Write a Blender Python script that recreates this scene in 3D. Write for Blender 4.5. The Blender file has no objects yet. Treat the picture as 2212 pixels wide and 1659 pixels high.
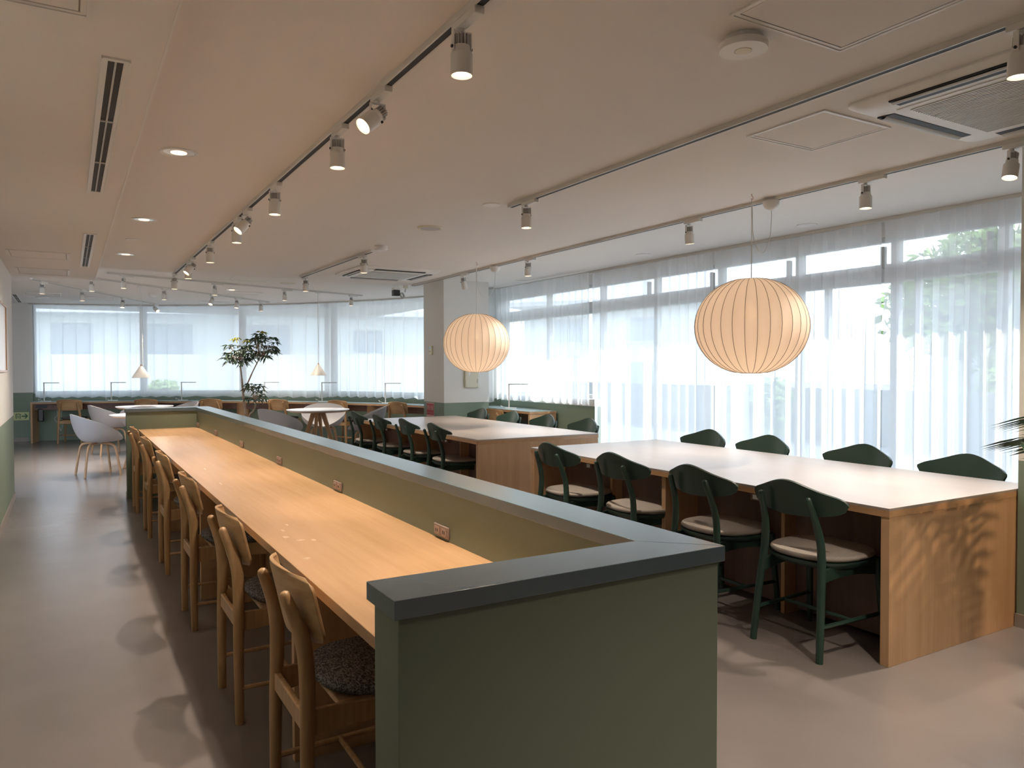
import bpy, bmesh, math, random
from mathutils import Vector, Matrix
random.seed(7)
PI = math.pi
C = bpy.context.scene.collection
sc = bpy.context.scene

# ---------------------------------------------------------------- camera
cam_d = bpy.data.cameras.new('camera')
cam = bpy.data.objects.new('camera', cam_d); C.objects.link(cam); sc.camera = cam
yaw, pitch, roll, F = 0.5315, -0.0219, -0.0017, 1631.15
cy_, sy_, cp_, sp_ = math.cos(yaw), math.sin(yaw), math.cos(pitch), math.sin(pitch)
fw = Vector((sy_*cp_, cy_*cp_, sp_)); rt = Vector((cy_, -sy_, 0)); up = rt.cross(fw)
rt, up = rt*math.cos(roll)+up*math.sin(roll), up*math.cos(roll)-rt*math.sin(roll)
M = Matrix((rt, up, -fw)).transposed().to_4x4(); M.translation = Vector((0, 0, 1.356))
cam.matrix_world = M
cam_d.sensor_width = 36; cam_d.lens = F/2212*36; cam_d.clip_start = .05; cam_d.clip_end = 300

# ---------------------------------------------------------------- light and exposure
sc.view_settings.view_transform = 'Standard'; sc.view_settings.look = 'None'
sc.view_settings.gamma = 1; sc.view_settings.use_curve_mapping = False
sc.view_settings.exposure = 0.55
w = bpy.data.worlds.new('sky'); sc.world = w; w.use_nodes = True
nt = w.node_tree; bg = nt.nodes['Background']
tc = nt.nodes.new('ShaderNodeTexCoord'); sx = nt.nodes.new('ShaderNodeSeparateXYZ'); cr = nt.nodes.new('ShaderNodeValToRGB')
nt.links.new(tc.outputs['Generated'], sx.inputs[0]); nt.links.new(sx.outputs['Z'], cr.inputs[0])
cr.color_ramp.elements[0].position = 0.0; cr.color_ramp.elements[0].color = (.92, .95, 1, 1)
cr.color_ramp.elements[1].position = .7; cr.color_ramp.elements[1].color = (.55, .72, 1, 1)
nt.links.new(cr.outputs[0], bg.inputs[0]); bg.inputs[1].default_value = 3.0
sun_d = bpy.data.lights.new('sun', 'SUN'); sun_d.energy = 5.2; sun_d.angle = math.radians(.6); sun_d.color = (1, .95, .88)
sun = bpy.data.objects.new('sun', sun_d); C.objects.link(sun)
SUNV = Vector((.86, -.75, 1.06)).normalized()          # towards the sun
sun.rotation_euler = SUNV.to_track_quat('Z', 'Y').to_euler(); sun.location = (12, 0, 12)
WARM = (1, .85, .69)
SPOT_W = 120
sc.cycles.use_denoising = True
sc.cycles.max_bounces = 9; sc.cycles.diffuse_bounces = 5; sc.cycles.transparent_max_bounces = 12
sc.cycles.sample_clamp_indirect = 6; sc.cycles.caustics_reflective = False; sc.cycles.caustics_refractive = False

def portal(loc, rot, sx_, sy_):
    d = bpy.data.lights.new('window_portal', 'AREA'); d.shape = 'RECTANGLE'; d.size = sx_; d.size_y = sy_
    d.cycles.is_portal = True
    o = bpy.data.objects.new('window_portal', d); C.objects.link(o); o.location = loc; o.rotation_euler = rot
portal((5.93, 6.0, 1.3), (0, math.radians(90), 0), 2.5, 8.2)
portal((3.2, 15.7, 1.7), (math.radians(-90), 0, math.radians(-34)), 9.0, 1.9)

# ---------------------------------------------------------------- materials
def mat(name, col, rough=.5, spec=.5, metal=0, bump=0, bscale=200, var=0, vscale=3, emit=None, estr=0):
    m = bpy.data.materials.new(name); m.use_nodes = True; t = m.node_tree; b = t.nodes['Principled BSDF']
    b.inputs['Base Color'].default_value = (*col, 1); b.inputs['Roughness'].default_value = rough
    b.inputs['Metallic'].default_value = metal; b.inputs['Specular IOR Level'].default_value = spec
    co = t.nodes.new('ShaderNodeTexCoord')
    if var:
        n = t.nodes.new('ShaderNodeTexNoise'); n.inputs['Scale'].default_value = vscale; n.inputs['Detail'].default_value = 4
        r = t.nodes.new('ShaderNodeValToRGB'); e = r.color_ramp.elements
        e[0].position = .3; e[1].position = .7
        e[0].color = (*[c*(1-var) for c in col], 1); e[1].color = (*[min(1, c*(1+var)) for c in col], 1)
        t.links.new(co.outputs['Object'], n.inputs['Vector']); t.links.new(n.outputs[0], r.inputs[0]); t.links.new(r.outputs[0], b.inputs['Base Color'])
    if bump:
        n = t.nodes.new('ShaderNodeTexNoise'); n.inputs['Scale'].default_value = bscale
        bp = t.nodes.new('ShaderNodeBump'); bp.inputs['Strength'].default_value = bump; bp.inputs['Distance'].default_value = .002
        t.links.new(co.outputs['Object'], n.inputs['Vector']); t.links.new(n.outputs[0], bp.inputs['Height']); t.links.new(bp.outputs[0], b.inputs['Normal'])
    if emit:
        b.inputs['Emission Color'].default_value = (*emit, 1); b.inputs['Emission Strength'].default_value = estr
    return m

def wood(name, c1, c2, axis='Y', rough=.4, fine=1.0, spec=.5):
    m = bpy.data.materials.new(name); m.use_nodes = True; t = m.node_tree; b = t.nodes['Principled BSDF']
    co = t.nodes.new('ShaderNodeTexCoord'); mp = t.nodes.new('ShaderNodeMapping')
    s = {'X': (1.2, 26, 26), 'Y': (26, 1.2, 26), 'Z': (26, 26, 1.2)}[axis]
    mp.inputs['Scale'].default_value = [v*fine for v in s]
    n = t.nodes.new('ShaderNodeTexNoise'); n.inputs['Scale'].default_value = 1; n.inputs['Detail'].default_value = 6; n.inputs['Roughness'].default_value = .65
    mp2 = t.nodes.new('ShaderNodeMapping'); mp2.inputs['Scale'].default_value = [v*fine*.16 for v in s]
    n2 = t.nodes.new('ShaderNodeTexNoise'); n2.inputs['Scale'].default_value = 1; n2.inputs['Detail'].default_value = 3; n2.inputs['Distortion'].default_value = .8
    mx = t.nodes.new('ShaderNodeMath'); mx.operation = 'MULTIPLY_ADD'; mx.inputs[1].default_value = .6
    ml = t.nodes.new('ShaderNodeMath'); ml.operation = 'MULTIPLY'; ml.inputs[1].default_value = .4
    r = t.nodes.new('ShaderNodeValToRGB'); r.color_ramp.elements[0].position = .36; r.color_ramp.elements[1].position = .64
    r.color_ramp.elements[0].color = (*c2, 1); r.color_ramp.elements[1].color = (*c1, 1)
    t.links.new(co.outputs['Object'], mp.inputs[0]); t.links.new(mp.outputs[0], n.inputs['Vector'])
    t.links.new(co.outputs['Object'], mp2.inputs[0]); t.links.new(mp2.outputs[0], n2.inputs['Vector'])
    t.links.new(n2.outputs[0], ml.inputs[0]); t.links.new(n.outputs[0], mx.inputs[0]); t.links.new(ml.outputs[0], mx.inputs[2])
    t.links.new(mx.outputs[0], r.inputs[0]); t.links.new(r.outputs[0], b.inputs['Base Color'])
    b.inputs['Roughness'].default_value = rough; b.inputs['Specular IOR Level'].default_value = spec
    return m

def dado_mat(name, zline, top=(.76, .75, .72), low=(.20, .265, .205)):
    """white paint above a line, sage green paint below it"""
    m = mat(name, top, .62); t = m.node_tree; b = t.nodes['Principled BSDF']
    g = t.nodes.new('ShaderNodeNewGeometry'); s = t.nodes.new('ShaderNodeSeparateXYZ'); c = t.nodes.new('ShaderNodeMath')
    c.operation = 'GREATER_THAN'; c.inputs[1].default_value = zline
    mx = t.nodes.new('ShaderNodeMix'); mx.data_type = 'RGBA'
    mx.inputs[6].default_value = (*low, 1); mx.inputs[7].default_value = (*top, 1)
    t.links.new(g.outputs['Position'], s.inputs[0]); t.links.new(s.outputs['Z'], c.inputs[0]); t.links.new(c.outputs[0], mx.inputs[0])
    t.links.new(mx.outputs[2], b.inputs['Base Color'])
    return m

def cloth_mat(name, col, opaque=.6, transl=.7):
    m = bpy.data.materials.new(name); m.use_nodes = True; t = m.node_tree
    for n in list(t.nodes): t.nodes.remove(n)
    out = t.nodes.new('ShaderNodeOutputMaterial'); tr = t.nodes.new('ShaderNodeBsdfTransparent')
    d = t.nodes.new('ShaderNodeBsdfDiffuse'); l = t.nodes.new('ShaderNodeBsdfTranslucent')
    d.inputs[0].default_value = (*col, 1); l.inputs[0].default_value = (*col, 1)
    a = t.nodes.new('ShaderNodeMixShader'); a.inputs[0].default_value = transl
    bx = t.nodes.new('ShaderNodeMixShader')
    lw = t.nodes.new('ShaderNodeLayerWeight'); lw.inputs[0].default_value = .35
    mr = t.nodes.new('ShaderNodeMapRange'); mr.inputs[3].default_value = opaque; mr.inputs[4].default_value = min(.97, opaque+.38)
    t.links.new(lw.outputs['Facing'], mr.inputs[0]); t.links.new(mr.outputs[0], bx.inputs[0])
    t.links.new(d.outputs[0], a.inputs[1]); t.links.new(l.outputs[0], a.inputs[2])
    t.links.new(tr.outputs[0], bx.inputs[1]); t.links.new(a.outputs[0], bx.inputs[2]); t.links.new(bx.outputs[0], out.inputs[0])
    return m

def glass_mat():
    m = bpy.data.materials.new('window_glass'); m.use_nodes = True; t = m.node_tree
    for n in list(t.nodes): t.nodes.remove(n)
    out = t.nodes.new('ShaderNodeOutputMaterial'); tr = t.nodes.new('ShaderNodeBsdfTransparent'); g = t.nodes.new('ShaderNodeBsdfGlossy')
    tr.inputs[0].default_value = (.96, .985, .975, 1); g.inputs['Roughness'].default_value = .02
    mx = t.nodes.new('ShaderNodeMixShader'); mx.inputs[0].default_value = .06
    t.links.new(tr.outputs[0], mx.inputs[1]); t.links.new(g.outputs[0], mx.inputs[2]); t.links.new(mx.outputs[0], out.inputs[0])
    return m

def fabric_speckle(name, c1, c2, scale=260):
    m = mat(name, c1, .95, .2, bump=.6, bscale=420); t = m.node_tree; b = t.nodes['Principled BSDF']
    co = t.nodes.new('ShaderNodeTexCoord'); n = t.nodes.new('ShaderNodeTexNoise'); n.inputs['Scale'].default_value = scale; n.inputs['Detail'].default_value = 3
    mp = t.nodes.new('ShaderNodeMapping'); mp.inputs['Scale'].default_value = (1, .35, 1)
    r = t.nodes.new('ShaderNodeValToRGB'); r.color_ramp.elements[0].position = .42; r.color_ramp.elements[1].position = .62
    r.color_ramp.elements[0].color = (*c1, 1); r.color_ramp.elements[1].color = (*c2, 1)
    t.links.new(co.outputs['Object'], mp.inputs[0]); t.links.new(mp.outputs[0], n.inputs['Vector']); t.links.new(n.outputs[0], r.inputs[0]); t.links.new(r.outputs[0], b.inputs['Base Color'])
    return m

MT = {}
MT['ceiling'] = mat('ceiling_paper', (.79, .76, .73), .85, .3, bump=.25, bscale=260)
MT['floor'] = mat('vinyl_floor', (.195, .172, .165), .25, 1.0, bump=.12, bscale=60, var=.05, vscale=2.5)
MT['dado'] = dado_mat('dado_wall', .869)
MT['dado_far'] = dado_mat('dado_wall_far', .905)
MT['basebd'] = mat('baseboard', (.30, .27, .25), .5)
MT['part'] = mat('partition_paint', (.152, .185, .138), .5, .4, bump=.15, bscale=300)
MT['cap'] = mat('slate_laminate', (.085, .125, .150), .22, 1.0, var=.05, vscale=4)
MT['oak_y'] = wood('oak_counter', (.54, .325, .17), (.44, .255, .125), 'Y', .27, 1.0, .75)
MT['oak_z'] = wood('oak_upright', (.56, .36, .205), (.44, .27, .145), 'Z', .45)
MT['oak_x'] = wood('oak_cross', (.58, .37, .21), (.47, .29, .155), 'X', .4)
MT['table_top'] = wood('pale_oak_top', (.40, .335, .29), (.35, .29, .25), 'Y', .30, 1.0, 1.0)
MT['brown_in'] = wood('brown_panel', (.20, .125, .10), (.15, .09, .075), 'Z', .5)
MT['chair_oak'] = wood('chair_oak', (.52, .33, .165), (.31, .17, .075), 'Z', .42, 1.8)
MT['chair_ply'] = wood('chair_ply', (.58, .38, .20), (.36, .205, .09), 'Y', .4, .8)
MT['ply_edge'] = mat('ply_edge', (.62, .40, .24), .45)
MT['grey_seat'] = fabric_speckle('grey_fabric', (.05, .047, .048), (.25, .235, .235))
MT['green'] = mat('green_stain', (.022, .050, .038), .38, .45, bump=.3, bscale=90)
MT['cushion'] = fabric_speckle('beige_cushion', (.31, .275, .245), (.40, .36, .325), 500)
MT['shell'] = mat('grey_shell', (.46, .45, .46), .45, .4)
MT['white'] = mat('white_paint', (.80, .79, .77), .45)
MT['white_m'] = mat('white_metal', (.76, .75, .72), .38)
MT['sink'] = mat('heat_sink_metal', (.50, .50, .49), .45)
MT['dark'] = mat('dark_slot', (.015, .015, .018), .6)
MT['black'] = mat('black_plastic', (.02, .02, .022), .4)
MT['track'] = mat('track_white', (.66, .65, .62), .4)
MT['lens'] = mat('lamp_lens', (1, .9, .8), .3, emit=(1, .62, .34), estr=2.6)
MT['lens_hot'] = mat('lamp_core', (1, .9, .8), .3, emit=(1, .80, .58), estr=8)
MT['cone'] = mat('cone_grey', (.50, .49, .47), .45)
MT['lens_off'] = mat('lamp_lens_dim', (1, .9, .8), .3, emit=(1, .82, .66), estr=2.2)
MT['chrome'] = mat('reflector', (.85, .84, .82), .2, metal=.9)
MT['paper'] = cloth_mat('lamp_skin', (.92, .84, .75), .97, .62)
MT['rib'] = mat('lamp_rib', (.22, .17, .13), .6)
MT['curtain'] = cloth_mat('sheer_curtain', (.94, .95, .96), .70, .66)
MT['glass'] = glass_mat()
MT['frame'] = mat('window_frame', (.62, .64, .66), .4)
MT['laminate'] = mat('white_laminate', (.72, .70, .70), .25)
MT['desk_top'] = mat('desk_laminate', (.30, .38, .40), .25)
MT['leaf'] = mat('leaf', (.045, .095, .05), .4, var=.35, vscale=9)
MT['leaf_young'] = mat('young_leaf', (.42, .40, .05), .45)
MT['bark'] = mat('bark', (.42, .31, .22), .7, var=.2, vscale=30, bump=.5, bscale=80)
MT['soil'] = mat('soil', (.05, .035, .025), .9)
MT['pot'] = mat('dark_pot', (.05, .05, .05), .5)
MT['red'] = mat('sign_red', (.42, .02, .03), .45)
MT['pink'] = mat('sign_pink', (.66, .42, .36), .5)
MT['lime'] = mat('sign_lime', (.55, .62, .32), .5)
MT['sgreen'] = mat('sign_green', (.02, .12, .05), .5)
MT['cream'] = mat('cream_plastic', (.70, .66, .52), .45)
MT['lcd'] = mat('lcd', (.35, .55, .60), .3)
MT['copper'] = mat('copper', (.60, .32, .18), .3, metal=.8)
MT['brownplate'] = mat('brown_plate', (.24, .17, .145), .45)
MT['plate2'] = mat('socket_plate', (.33, .245, .21), .45)
MT['plaster'] = mat('house_wall', (.84, .88, .88), .8)
MT['bright'] = mat('garden_wall', (.82, .84, .82), .8)
MT['roof'] = mat('house_roof', (.80, .80, .84), .7, bump=.3, bscale=4)
MT['hglass'] = mat('house_window', (.46, .51, .56), .25)
MT['ground'] = mat('outside_ground', (.26, .26, .25), .9, var=.15, vscale=1.5)
MT['grass'] = mat('grass', (.16, .26, .08), .9, var=.3, vscale=4)
MT['tree'] = mat('tree_leaf', (.22, .33, .08), .6, var=.4, vscale=3)
MT['hill'] = mat('grey_building', (.26, .27, .30), .8)

# ---------------------------------------------------------------- mesh helpers
def nb(): return bmesh.new()

def box(bm, x0, y0, z0, x1, y1, z1, mtx=None):
    vs = [bm.verts.new(Vector(p) if mtx is None else mtx @ Vector(p)) for p in
          ((x0, y0, z0), (x1, y0, z0), (x1, y1, z0), (x0, y1, z0), (x0, y0, z1), (x1, y0, z1), (x1, y1, z1), (x0, y1, z1))]
    for f in ((3, 2, 1, 0), (4, 5, 6, 7), (0, 1, 5, 4), (1, 2, 6, 5), (2, 3, 7, 6), (3, 0, 4, 7)): bm.faces.new([vs[i] for i in f])
    return bm

def tube(bm, pts, rad, seg=12, cap=True, flat=1.0):
    pts = [Vector(p) for p in pts]
    if not isinstance(rad, (list, tuple)): rad = [rad]*len(pts)
    rings = []; prev = None
    for i, p in enumerate(pts):
        d = (pts[min(i+1, len(pts)-1)]-pts[max(i-1, 0)]).normalized()
        if prev is None:
            a = Vector((0, 0, 1)) if abs(d.z) < .9 else Vector((1, 0, 0))
            n = d.cross(a).normalized()
        else:
            n = (prev-d*prev.dot(d)).normalized()
        prev = n; b = d.cross(n)
        rings.append([bm.verts.new(p+n*math.cos(2*PI*k/seg)*rad[i]+b*math.sin(2*PI*k/seg)*rad[i]*flat) for k in range(seg)])
    for a, b in zip(rings, rings[1:]):
        for k in range(seg): bm.faces.new((a[k], a[(k+1) % seg], b[(k+1) % seg], b[k]))
    if cap:
        bm.faces.new(rings[0][::-1]); bm.faces.new(rings[-1])
    return bm

def smooth_path(pts, n=5):
    pts = [Vector(p) for p in pts]; out = []
    P = [pts[0]*2-pts[1]]+pts+[pts[-1]*2-pts[-2]]
    for i in range(1, len(P)-2):
        for k in range(n):
            t = k/n; a, b, c, d = P[i-1], P[i], P[i+1], P[i+2]
            out.append(.5*((2*b)+(c-a)*t+(2*a-5*b+4*c-d)*t*t+(3*b-a-3*c+d)*t**3))
    return out+[pts[-1]]

def rounded_leg(bm, pts, rad, seg=12, n=4):
    """a tube with softly domed ends"""
    P = smooth_path(pts, n); m = len(P)-1
    R = []
    for i in range(len(P)):
        t = i/m*(len(rad)-1); k = min(int(t), len(rad)-2); R.append(rad[k]+(rad[k+1]-rad[k])*(t-k))
    d = (P[-1]-P[-2]).normalized(); r = R[-1]
    P += [P[-1]+d*r*.5, P[-1]+d*r*.8]; R += [r*.82, r*.4]
    return tube(bm, P, R, seg)

def lathe(bm, prof, seg=32, c=(0, 0, 0), mtx=None, closed=False):
    rings = []
    for r, z in prof:
        rings.append([bm.verts.new((mtx or Matrix()) @ Vector((c[0]+r*math.cos(2*PI*k/seg), c[1]+r*math.sin(2*PI*k/seg), c[2]+z))) for k in range(seg)])
    for a, b in zip(rings, rings[1:]):
        for k in range(seg): bm.faces.new((a[k], a[(k+1) % seg], b[(k+1) % seg], b[k]))
    if not closed:
        if prof[0][0] > 1e-5: bm.faces.new(rings[0][::-1])
        if prof[-1][0] > 1e-5: bm.faces.new(rings[-1])
    bmesh.ops.remove_doubles(bm, verts=bm.verts, dist=1e-6)
    return bm

def sheet(bm, f, nu, nv, th=0, wrap=False):
    """a surface f(u,v), u in -1..1, v in 0..1, given thickness th"""
    def P(i, j): return Vector(f(-1+2*i/nu, j/nv))
    g = [[P(i, j) for j in range(nv+1)] for i in range(nu+1)]
    top = [[bm.verts.new(p) for p in row] for row in g]
    if th:
        bot = []
        for i in range(nu+1):
            row = []
            for j in range(nv+1):
                i0, i1 = (i-1) % nu if wrap else max(i-1, 0), (i+1) % nu if wrap else min(i+1, nu)
                a = g[i1][j]-g[i0][j]; b = g[i][min(j+1, nv)]-g[i][max(j-1, 0)]
                n = a.cross(b)
                if n.length < 1e-9: n = Vector((0, 0, 1))
                row.append(bm.verts.new(g[i][j]+n.normalized()*th))
            bot.append(row)
    for i in range(nu):
        for j in range(nv):
            bm.faces.new((top[i][j], top[i][j+1], top[i+1][j+1], top[i+1][j]))
            if th: bm.faces.new((bot[i][j], bot[i+1][j], bot[i+1][j+1], bot[i][j+1]))
    if th:
        for j in range(nv):
            if not wrap:
                bm.faces.new((top[0][j], bot[0][j], bot[0][j+1], top[0][j+1])); bm.faces.new((top[nu][j], top[nu][j+1], bot[nu][j+1], bot[nu][j]))
        for i in range(nu):
            bm.faces.new((top[i][nv], bot[i][nv], bot[i+1][nv], top[i+1][nv]))
            if not wrap: bm.faces.new((top[i][0], top[i+1][0], bot[i+1][0], bot[i][0]))
    if wrap: bmesh.ops.remove_doubles(bm, verts=bm.verts, dist=1e-5)
    return bm

def obj(name, bm, m, parent=None, loc=None, bevel=0, smooth=True, label=None, sub=0, seg=2, rot=None):
    me = bpy.data.meshes.new(name)
    bmesh.ops.recalc_face_normals(bm, faces=bm.faces)
    bm.to_mesh(me); bm.free()
    for mm in (m if isinstance(m, (list, tuple)) else [m]): me.materials.append(mm)
    if smooth:
        for p in me.polygons: p.use_smooth = True
        me.set_sharp_from_angle(angle=math.radians(38))
    o = bpy.data.objects.new(name, me); C.objects.link(o)
    if parent: o.parent = parent
    if loc: o.location = loc
    if rot: o.rotation_euler = rot
    if bevel:
        b = o.modifiers.new('edge', 'BEVEL'); b.width = bevel; b.segments = seg; b.limit_method = 'ANGLE'
    if sub:
        s = o.modifiers.new('soft', 'SUBSURF'); s.levels = sub; s.render_levels = sub
    if label: o['label'] = label
    return o

def tag(o, label, cat, group=None):
    o['label'] = label; o['category'] = cat
    if group: o['group'] = group
    return o

def thing(name, label, cat, loc=(0, 0, 0), rz=0, group=None):
    o = bpy.data.objects.new(name, None); C.objects.link(o); o.location = loc; o.rotation_euler = (0, 0, rz)
    o.empty_display_size = .1
    return tag(o, label, cat, group)

def struct(name, bm, m, parent=None, **k):
    o = obj(name, bm, m, parent, **k)
    if not parent: o['kind'] = 'structure'
    return o

def dup(root, loc, rz, label, group=None):
    def cp(o, par):
        c = o.copy(); C.objects.link(c); c.parent = par
        for ch in o.children: cp(ch, c)
        return c
    kids = list(root.children)
    r = root.copy(); C.objects.link(r)
    for ch in kids: cp(ch, r)
    r.location = loc; r.rotation_euler = (0, 0, rz); r['label'] = label
    if group: r['group'] = group
    return r

def text_mesh(name, s, size, m, parent, loc, rot, depth=.0006, align='CENTER'):
    cu = bpy.data.curves.new(name, 'FONT'); cu.body = s; cu.size = size; cu.align_x = align; cu.align_y = 'CENTER'; cu.extrude = depth
    tmp = bpy.data.objects.new(name+'_src', cu); C.objects.link(tmp)
    bpy.context.view_layer.update()
    me = bpy.data.meshes.new_from_object(tmp.evaluated_get(bpy.context.evaluated_depsgraph_get()))
    bpy.data.objects.remove(tmp); bpy.data.curves.remove(cu)
    me.materials.clear(); me.materials.append(m); me.name = name
    o = bpy.data.objects.new(name, me); C.objects.link(o); o.parent = parent; o.location = loc; o.rotation_euler = rot
    return o

ZN, ZF, ZS = 2.455, 2.56, 2.311          # ceiling over the tables, ceiling by the windows, lowered strip
XL = -.493                                # face of the wall on the aisle side

# ---------------------------------------------------------------- shell
struct('floor', box(nb(), -3.3, -4.2, -.12, 6.3, 18, 0), MT['floor'])
struct('ceiling', box(nb(), XL, -4.2, ZN, 4.02, 9.45, 2.9), MT['ceiling'])
b = nb(); box(b, -3.3, 9.45, ZF, 6.3, 18, 2.9); box(b, 4.02, -4.2, ZF, 6.3, 9.45, 2.9)
struct('ceiling_raised', b, MT['ceiling'])
struct('ceiling_lowered', box(nb(), XL, -4.2, ZS, .266, 9.36, 2.452), MT['ceiling'])
struct('edge_highlight', box(nb(), .262, -4.1, 2.3085, .270, 9.364, 2.326), MT['white'])  # white bead added to imitate the highlight along the lowered ceiling's edge
struct('wall_left', box(nb(), -.65, -4.2, 0, XL, 9.361, 2.9), MT['dado'])
b = nb(); box(b, XL, -4, 0, XL+.008, 9.369, .07); box(b, -.65, 9.361, 0, XL+.008, 9.369, .07); struct('baseboard_left', b, MT['basebd'])
struct('wall_back', box(nb(), XL, -4.2, 0, 6.3, -4.05, 2.9), MT['dado'])
struct('wall_right', box(nb(), 4.25, -4.05, 0, 6.2, 2.04, 2.9), MT['dado'])
struct('baseboard_right', box(nb(), 4.242, -4, 0, 4.25, 2.045, .07), MT['basebd'])
struct('wall_recess', box(nb(), -3.3, 9.2, 0, -3.1, 18, 2.9), MT['dado'])
struct('wall_far', box(nb(), -3.1, 16.62, 0, -.565, 17.1, 2.9), MT['dado_far'])
struct('baseboard_far', box(nb(), -3.1, 16.61, 0, -.64, 16.62, .07), MT['basebd'])
struct('wall_pillar', box(nb(), 4.45, 9.41, 0, 5.15, 10.09, 2.9), MT['dado'])
struct('baseboard_pillar', box(nb(), 4.442, 9.402, 0, 5.158, 10.098, .07), MT['basebd'])

# window line: the rail of the far curtains, seen from inside, as x,y stations; continues down the right side
FARLINE = [(-.62, 16.55), (.42, 16.28), (1.2, 15.98), (1.96, 15.55), (2.72, 15.05), (3.42, 14.4), (4.05, 13.65), (4.62, 12.8), (5.10, 11.85), (5.38, 10.9), (5.50, 9.9)]
def fine_path(pts, step=.02):
    P = smooth_path([(x, y, 0) for x, y in pts], 24); out = [P[0]]; acc = 0
    for a, b in zip(P, P[1:]):
        L = (b-a).length; t = step-acc
        while t <= L:
            out.append(a+(b-a)*(t/L)); t += step
        acc = L-(t-step)
    return out
FP = fine_path(FARLINE)
def offset(P, d):
    out = []
    for i, p in enumerate(P):
        t = (P[min(i+1, len(P)-1)]-P[max(i-1, 0)]).normalized(); out.append(p+Vector((-t.y, t.x, 0))*d)
    return out
def strip(P, z0, z1, th):
    """an upright curved slab whose inner face follows P"""
    bm = nb(); Q = offset(P, th)
    rows = [[bm.verts.new((p.x, p.y, z)) for z in (z0, z1)]+[bm.verts.new((q.x, q.y, z)) for z in (z1, z0)] for p, q in zip(P, Q)]
    for a, b_ in zip(rows, rows[1:]):
        for k in range(4): bm.faces.new((a[k], a[(k+1) % 4], b_[(k+1) % 4], b_[k]))
    bm.faces.new(rows[0]); bm.faces.new(rows[-1][::-1])
    return bm
coarse = FP[::10]+[FP[-1]]
wall_p = offset(coarse, .13)
struct('wall_sill_far', strip(wall_p, 0, .885, .15), MT['dado_far'])
struct('wall_header_far', strip(wall_p, 2.545, 2.9, .15), MT['white'])
# frames and panes of the curved window
def nearest(P, x, y): return min(range(len(P)), key=lambda i: (P[i].x-x)**2+(P[i].y-y)**2)
fr_p = offset(FP, .19)
win1 = struct('window_1', strip(fr_p[::10]+[fr_p[-1]], .885, .925, .05), MT['frame'])
struct('window_head', strip(fr_p[::10]+[fr_p[-1]], 2.515, 2.545, .05), MT['frame'], parent=win1)
cuts = [0]+[nearest(FP, *p) for p in ((1.17, 16.0), (2.77, 15.0), (4.08, 13.6))]+[len(FP)-1]
for a in cuts:
    p = fr_p[a]; t = (fr_p[min(a+1, len(fr_p)-1)]-fr_p[max(a-1, 0)]).normalized(); ang = math.atan2(t.y, t.x)
    b = box(nb(), -.06, 0, .925, .06, .06, 2.515); struct('window_post', b, MT['frame'], parent=win1, loc=(p.x, p.y, 0), rot=(0, 0, ang))
gl_p = offset(FP, .215)
for a, c in zip(cuts, cuts[1:]): struct('window_pane', strip(gl_p[a:c+1:8], .925, 2.515, .008), MT['glass'], parent=win1)

# right-hand side: low wall beside the pillar, then full-height sliding windows
struct('wall_sill_right', box(nb(), 5.64, 7.57, 0, 5.80, 10.3, .955), MT['dado'])
struct('wall_header_right', box(nb(), 5.80, 1.9, 2.42, 5.98, 10.6, 2.9), MT['white'])
XG = 5.85
struct('wall_post_corner', box(nb(), 5.66, 10.1, .0, 5.9, 10.5, 2.9), MT['white'])
ys = [2.02, 2.91, 3.74, 4.68, 5.65, 6.64, 7.66, 8.9, 10.1]
for n, (ya, yb) in enumerate(zip(ys, ys[1:])):
    z0 = .02 if yb < 7.7 else .955
    b = nb(); box(b, XG-.03, ya, z0, XG+.03, ya+.035, 2.42); box(b, XG-.03, yb-.035, z0, XG+.03, yb, 2.42)
    box(b, XG-.03, ya+.035, z0, XG+.03, yb-.035, z0+.05); box(b, XG-.03, ya+.035, 2.38, XG+.03, yb-.035, 2.42)
    box(b, XG-.04, ya+.035, 2.05, XG+.04, yb-.035, 2.20)
    wn = struct('window_%d' % (n+2), b, MT['frame'], bevel=.003)
    if n in (1, 2): struct('sash_bar', box(nb(), XG-.025, ya+.62, .07, XG+.025, ya+.665, 2.05), MT['frame'], parent=wn)
    struct('window_pane', box(nb(), XG-.004, ya+.03, z0+.03, XG+.004, yb-.03, 2.06), MT['glass'], parent=wn)
    struct('vent_pane', box(nb(), XG-.004, ya+.03, 2.19, XG+.004, yb-.03, 2.39), MT['glass'], parent=wn)
    if n < 6: struct('window_handle', box(nb(), XG-.09, ya+.06, 2.16, XG-.04, ya+.09, 2.34), MT['sink'], parent=wn, bevel=.006)
# eave outside that keeps the sun off the upper panes
struct('eave', box(nb(), 6.0, -1, 2.62, 6.52, 11.2, 2.8), MT['white'])

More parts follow.
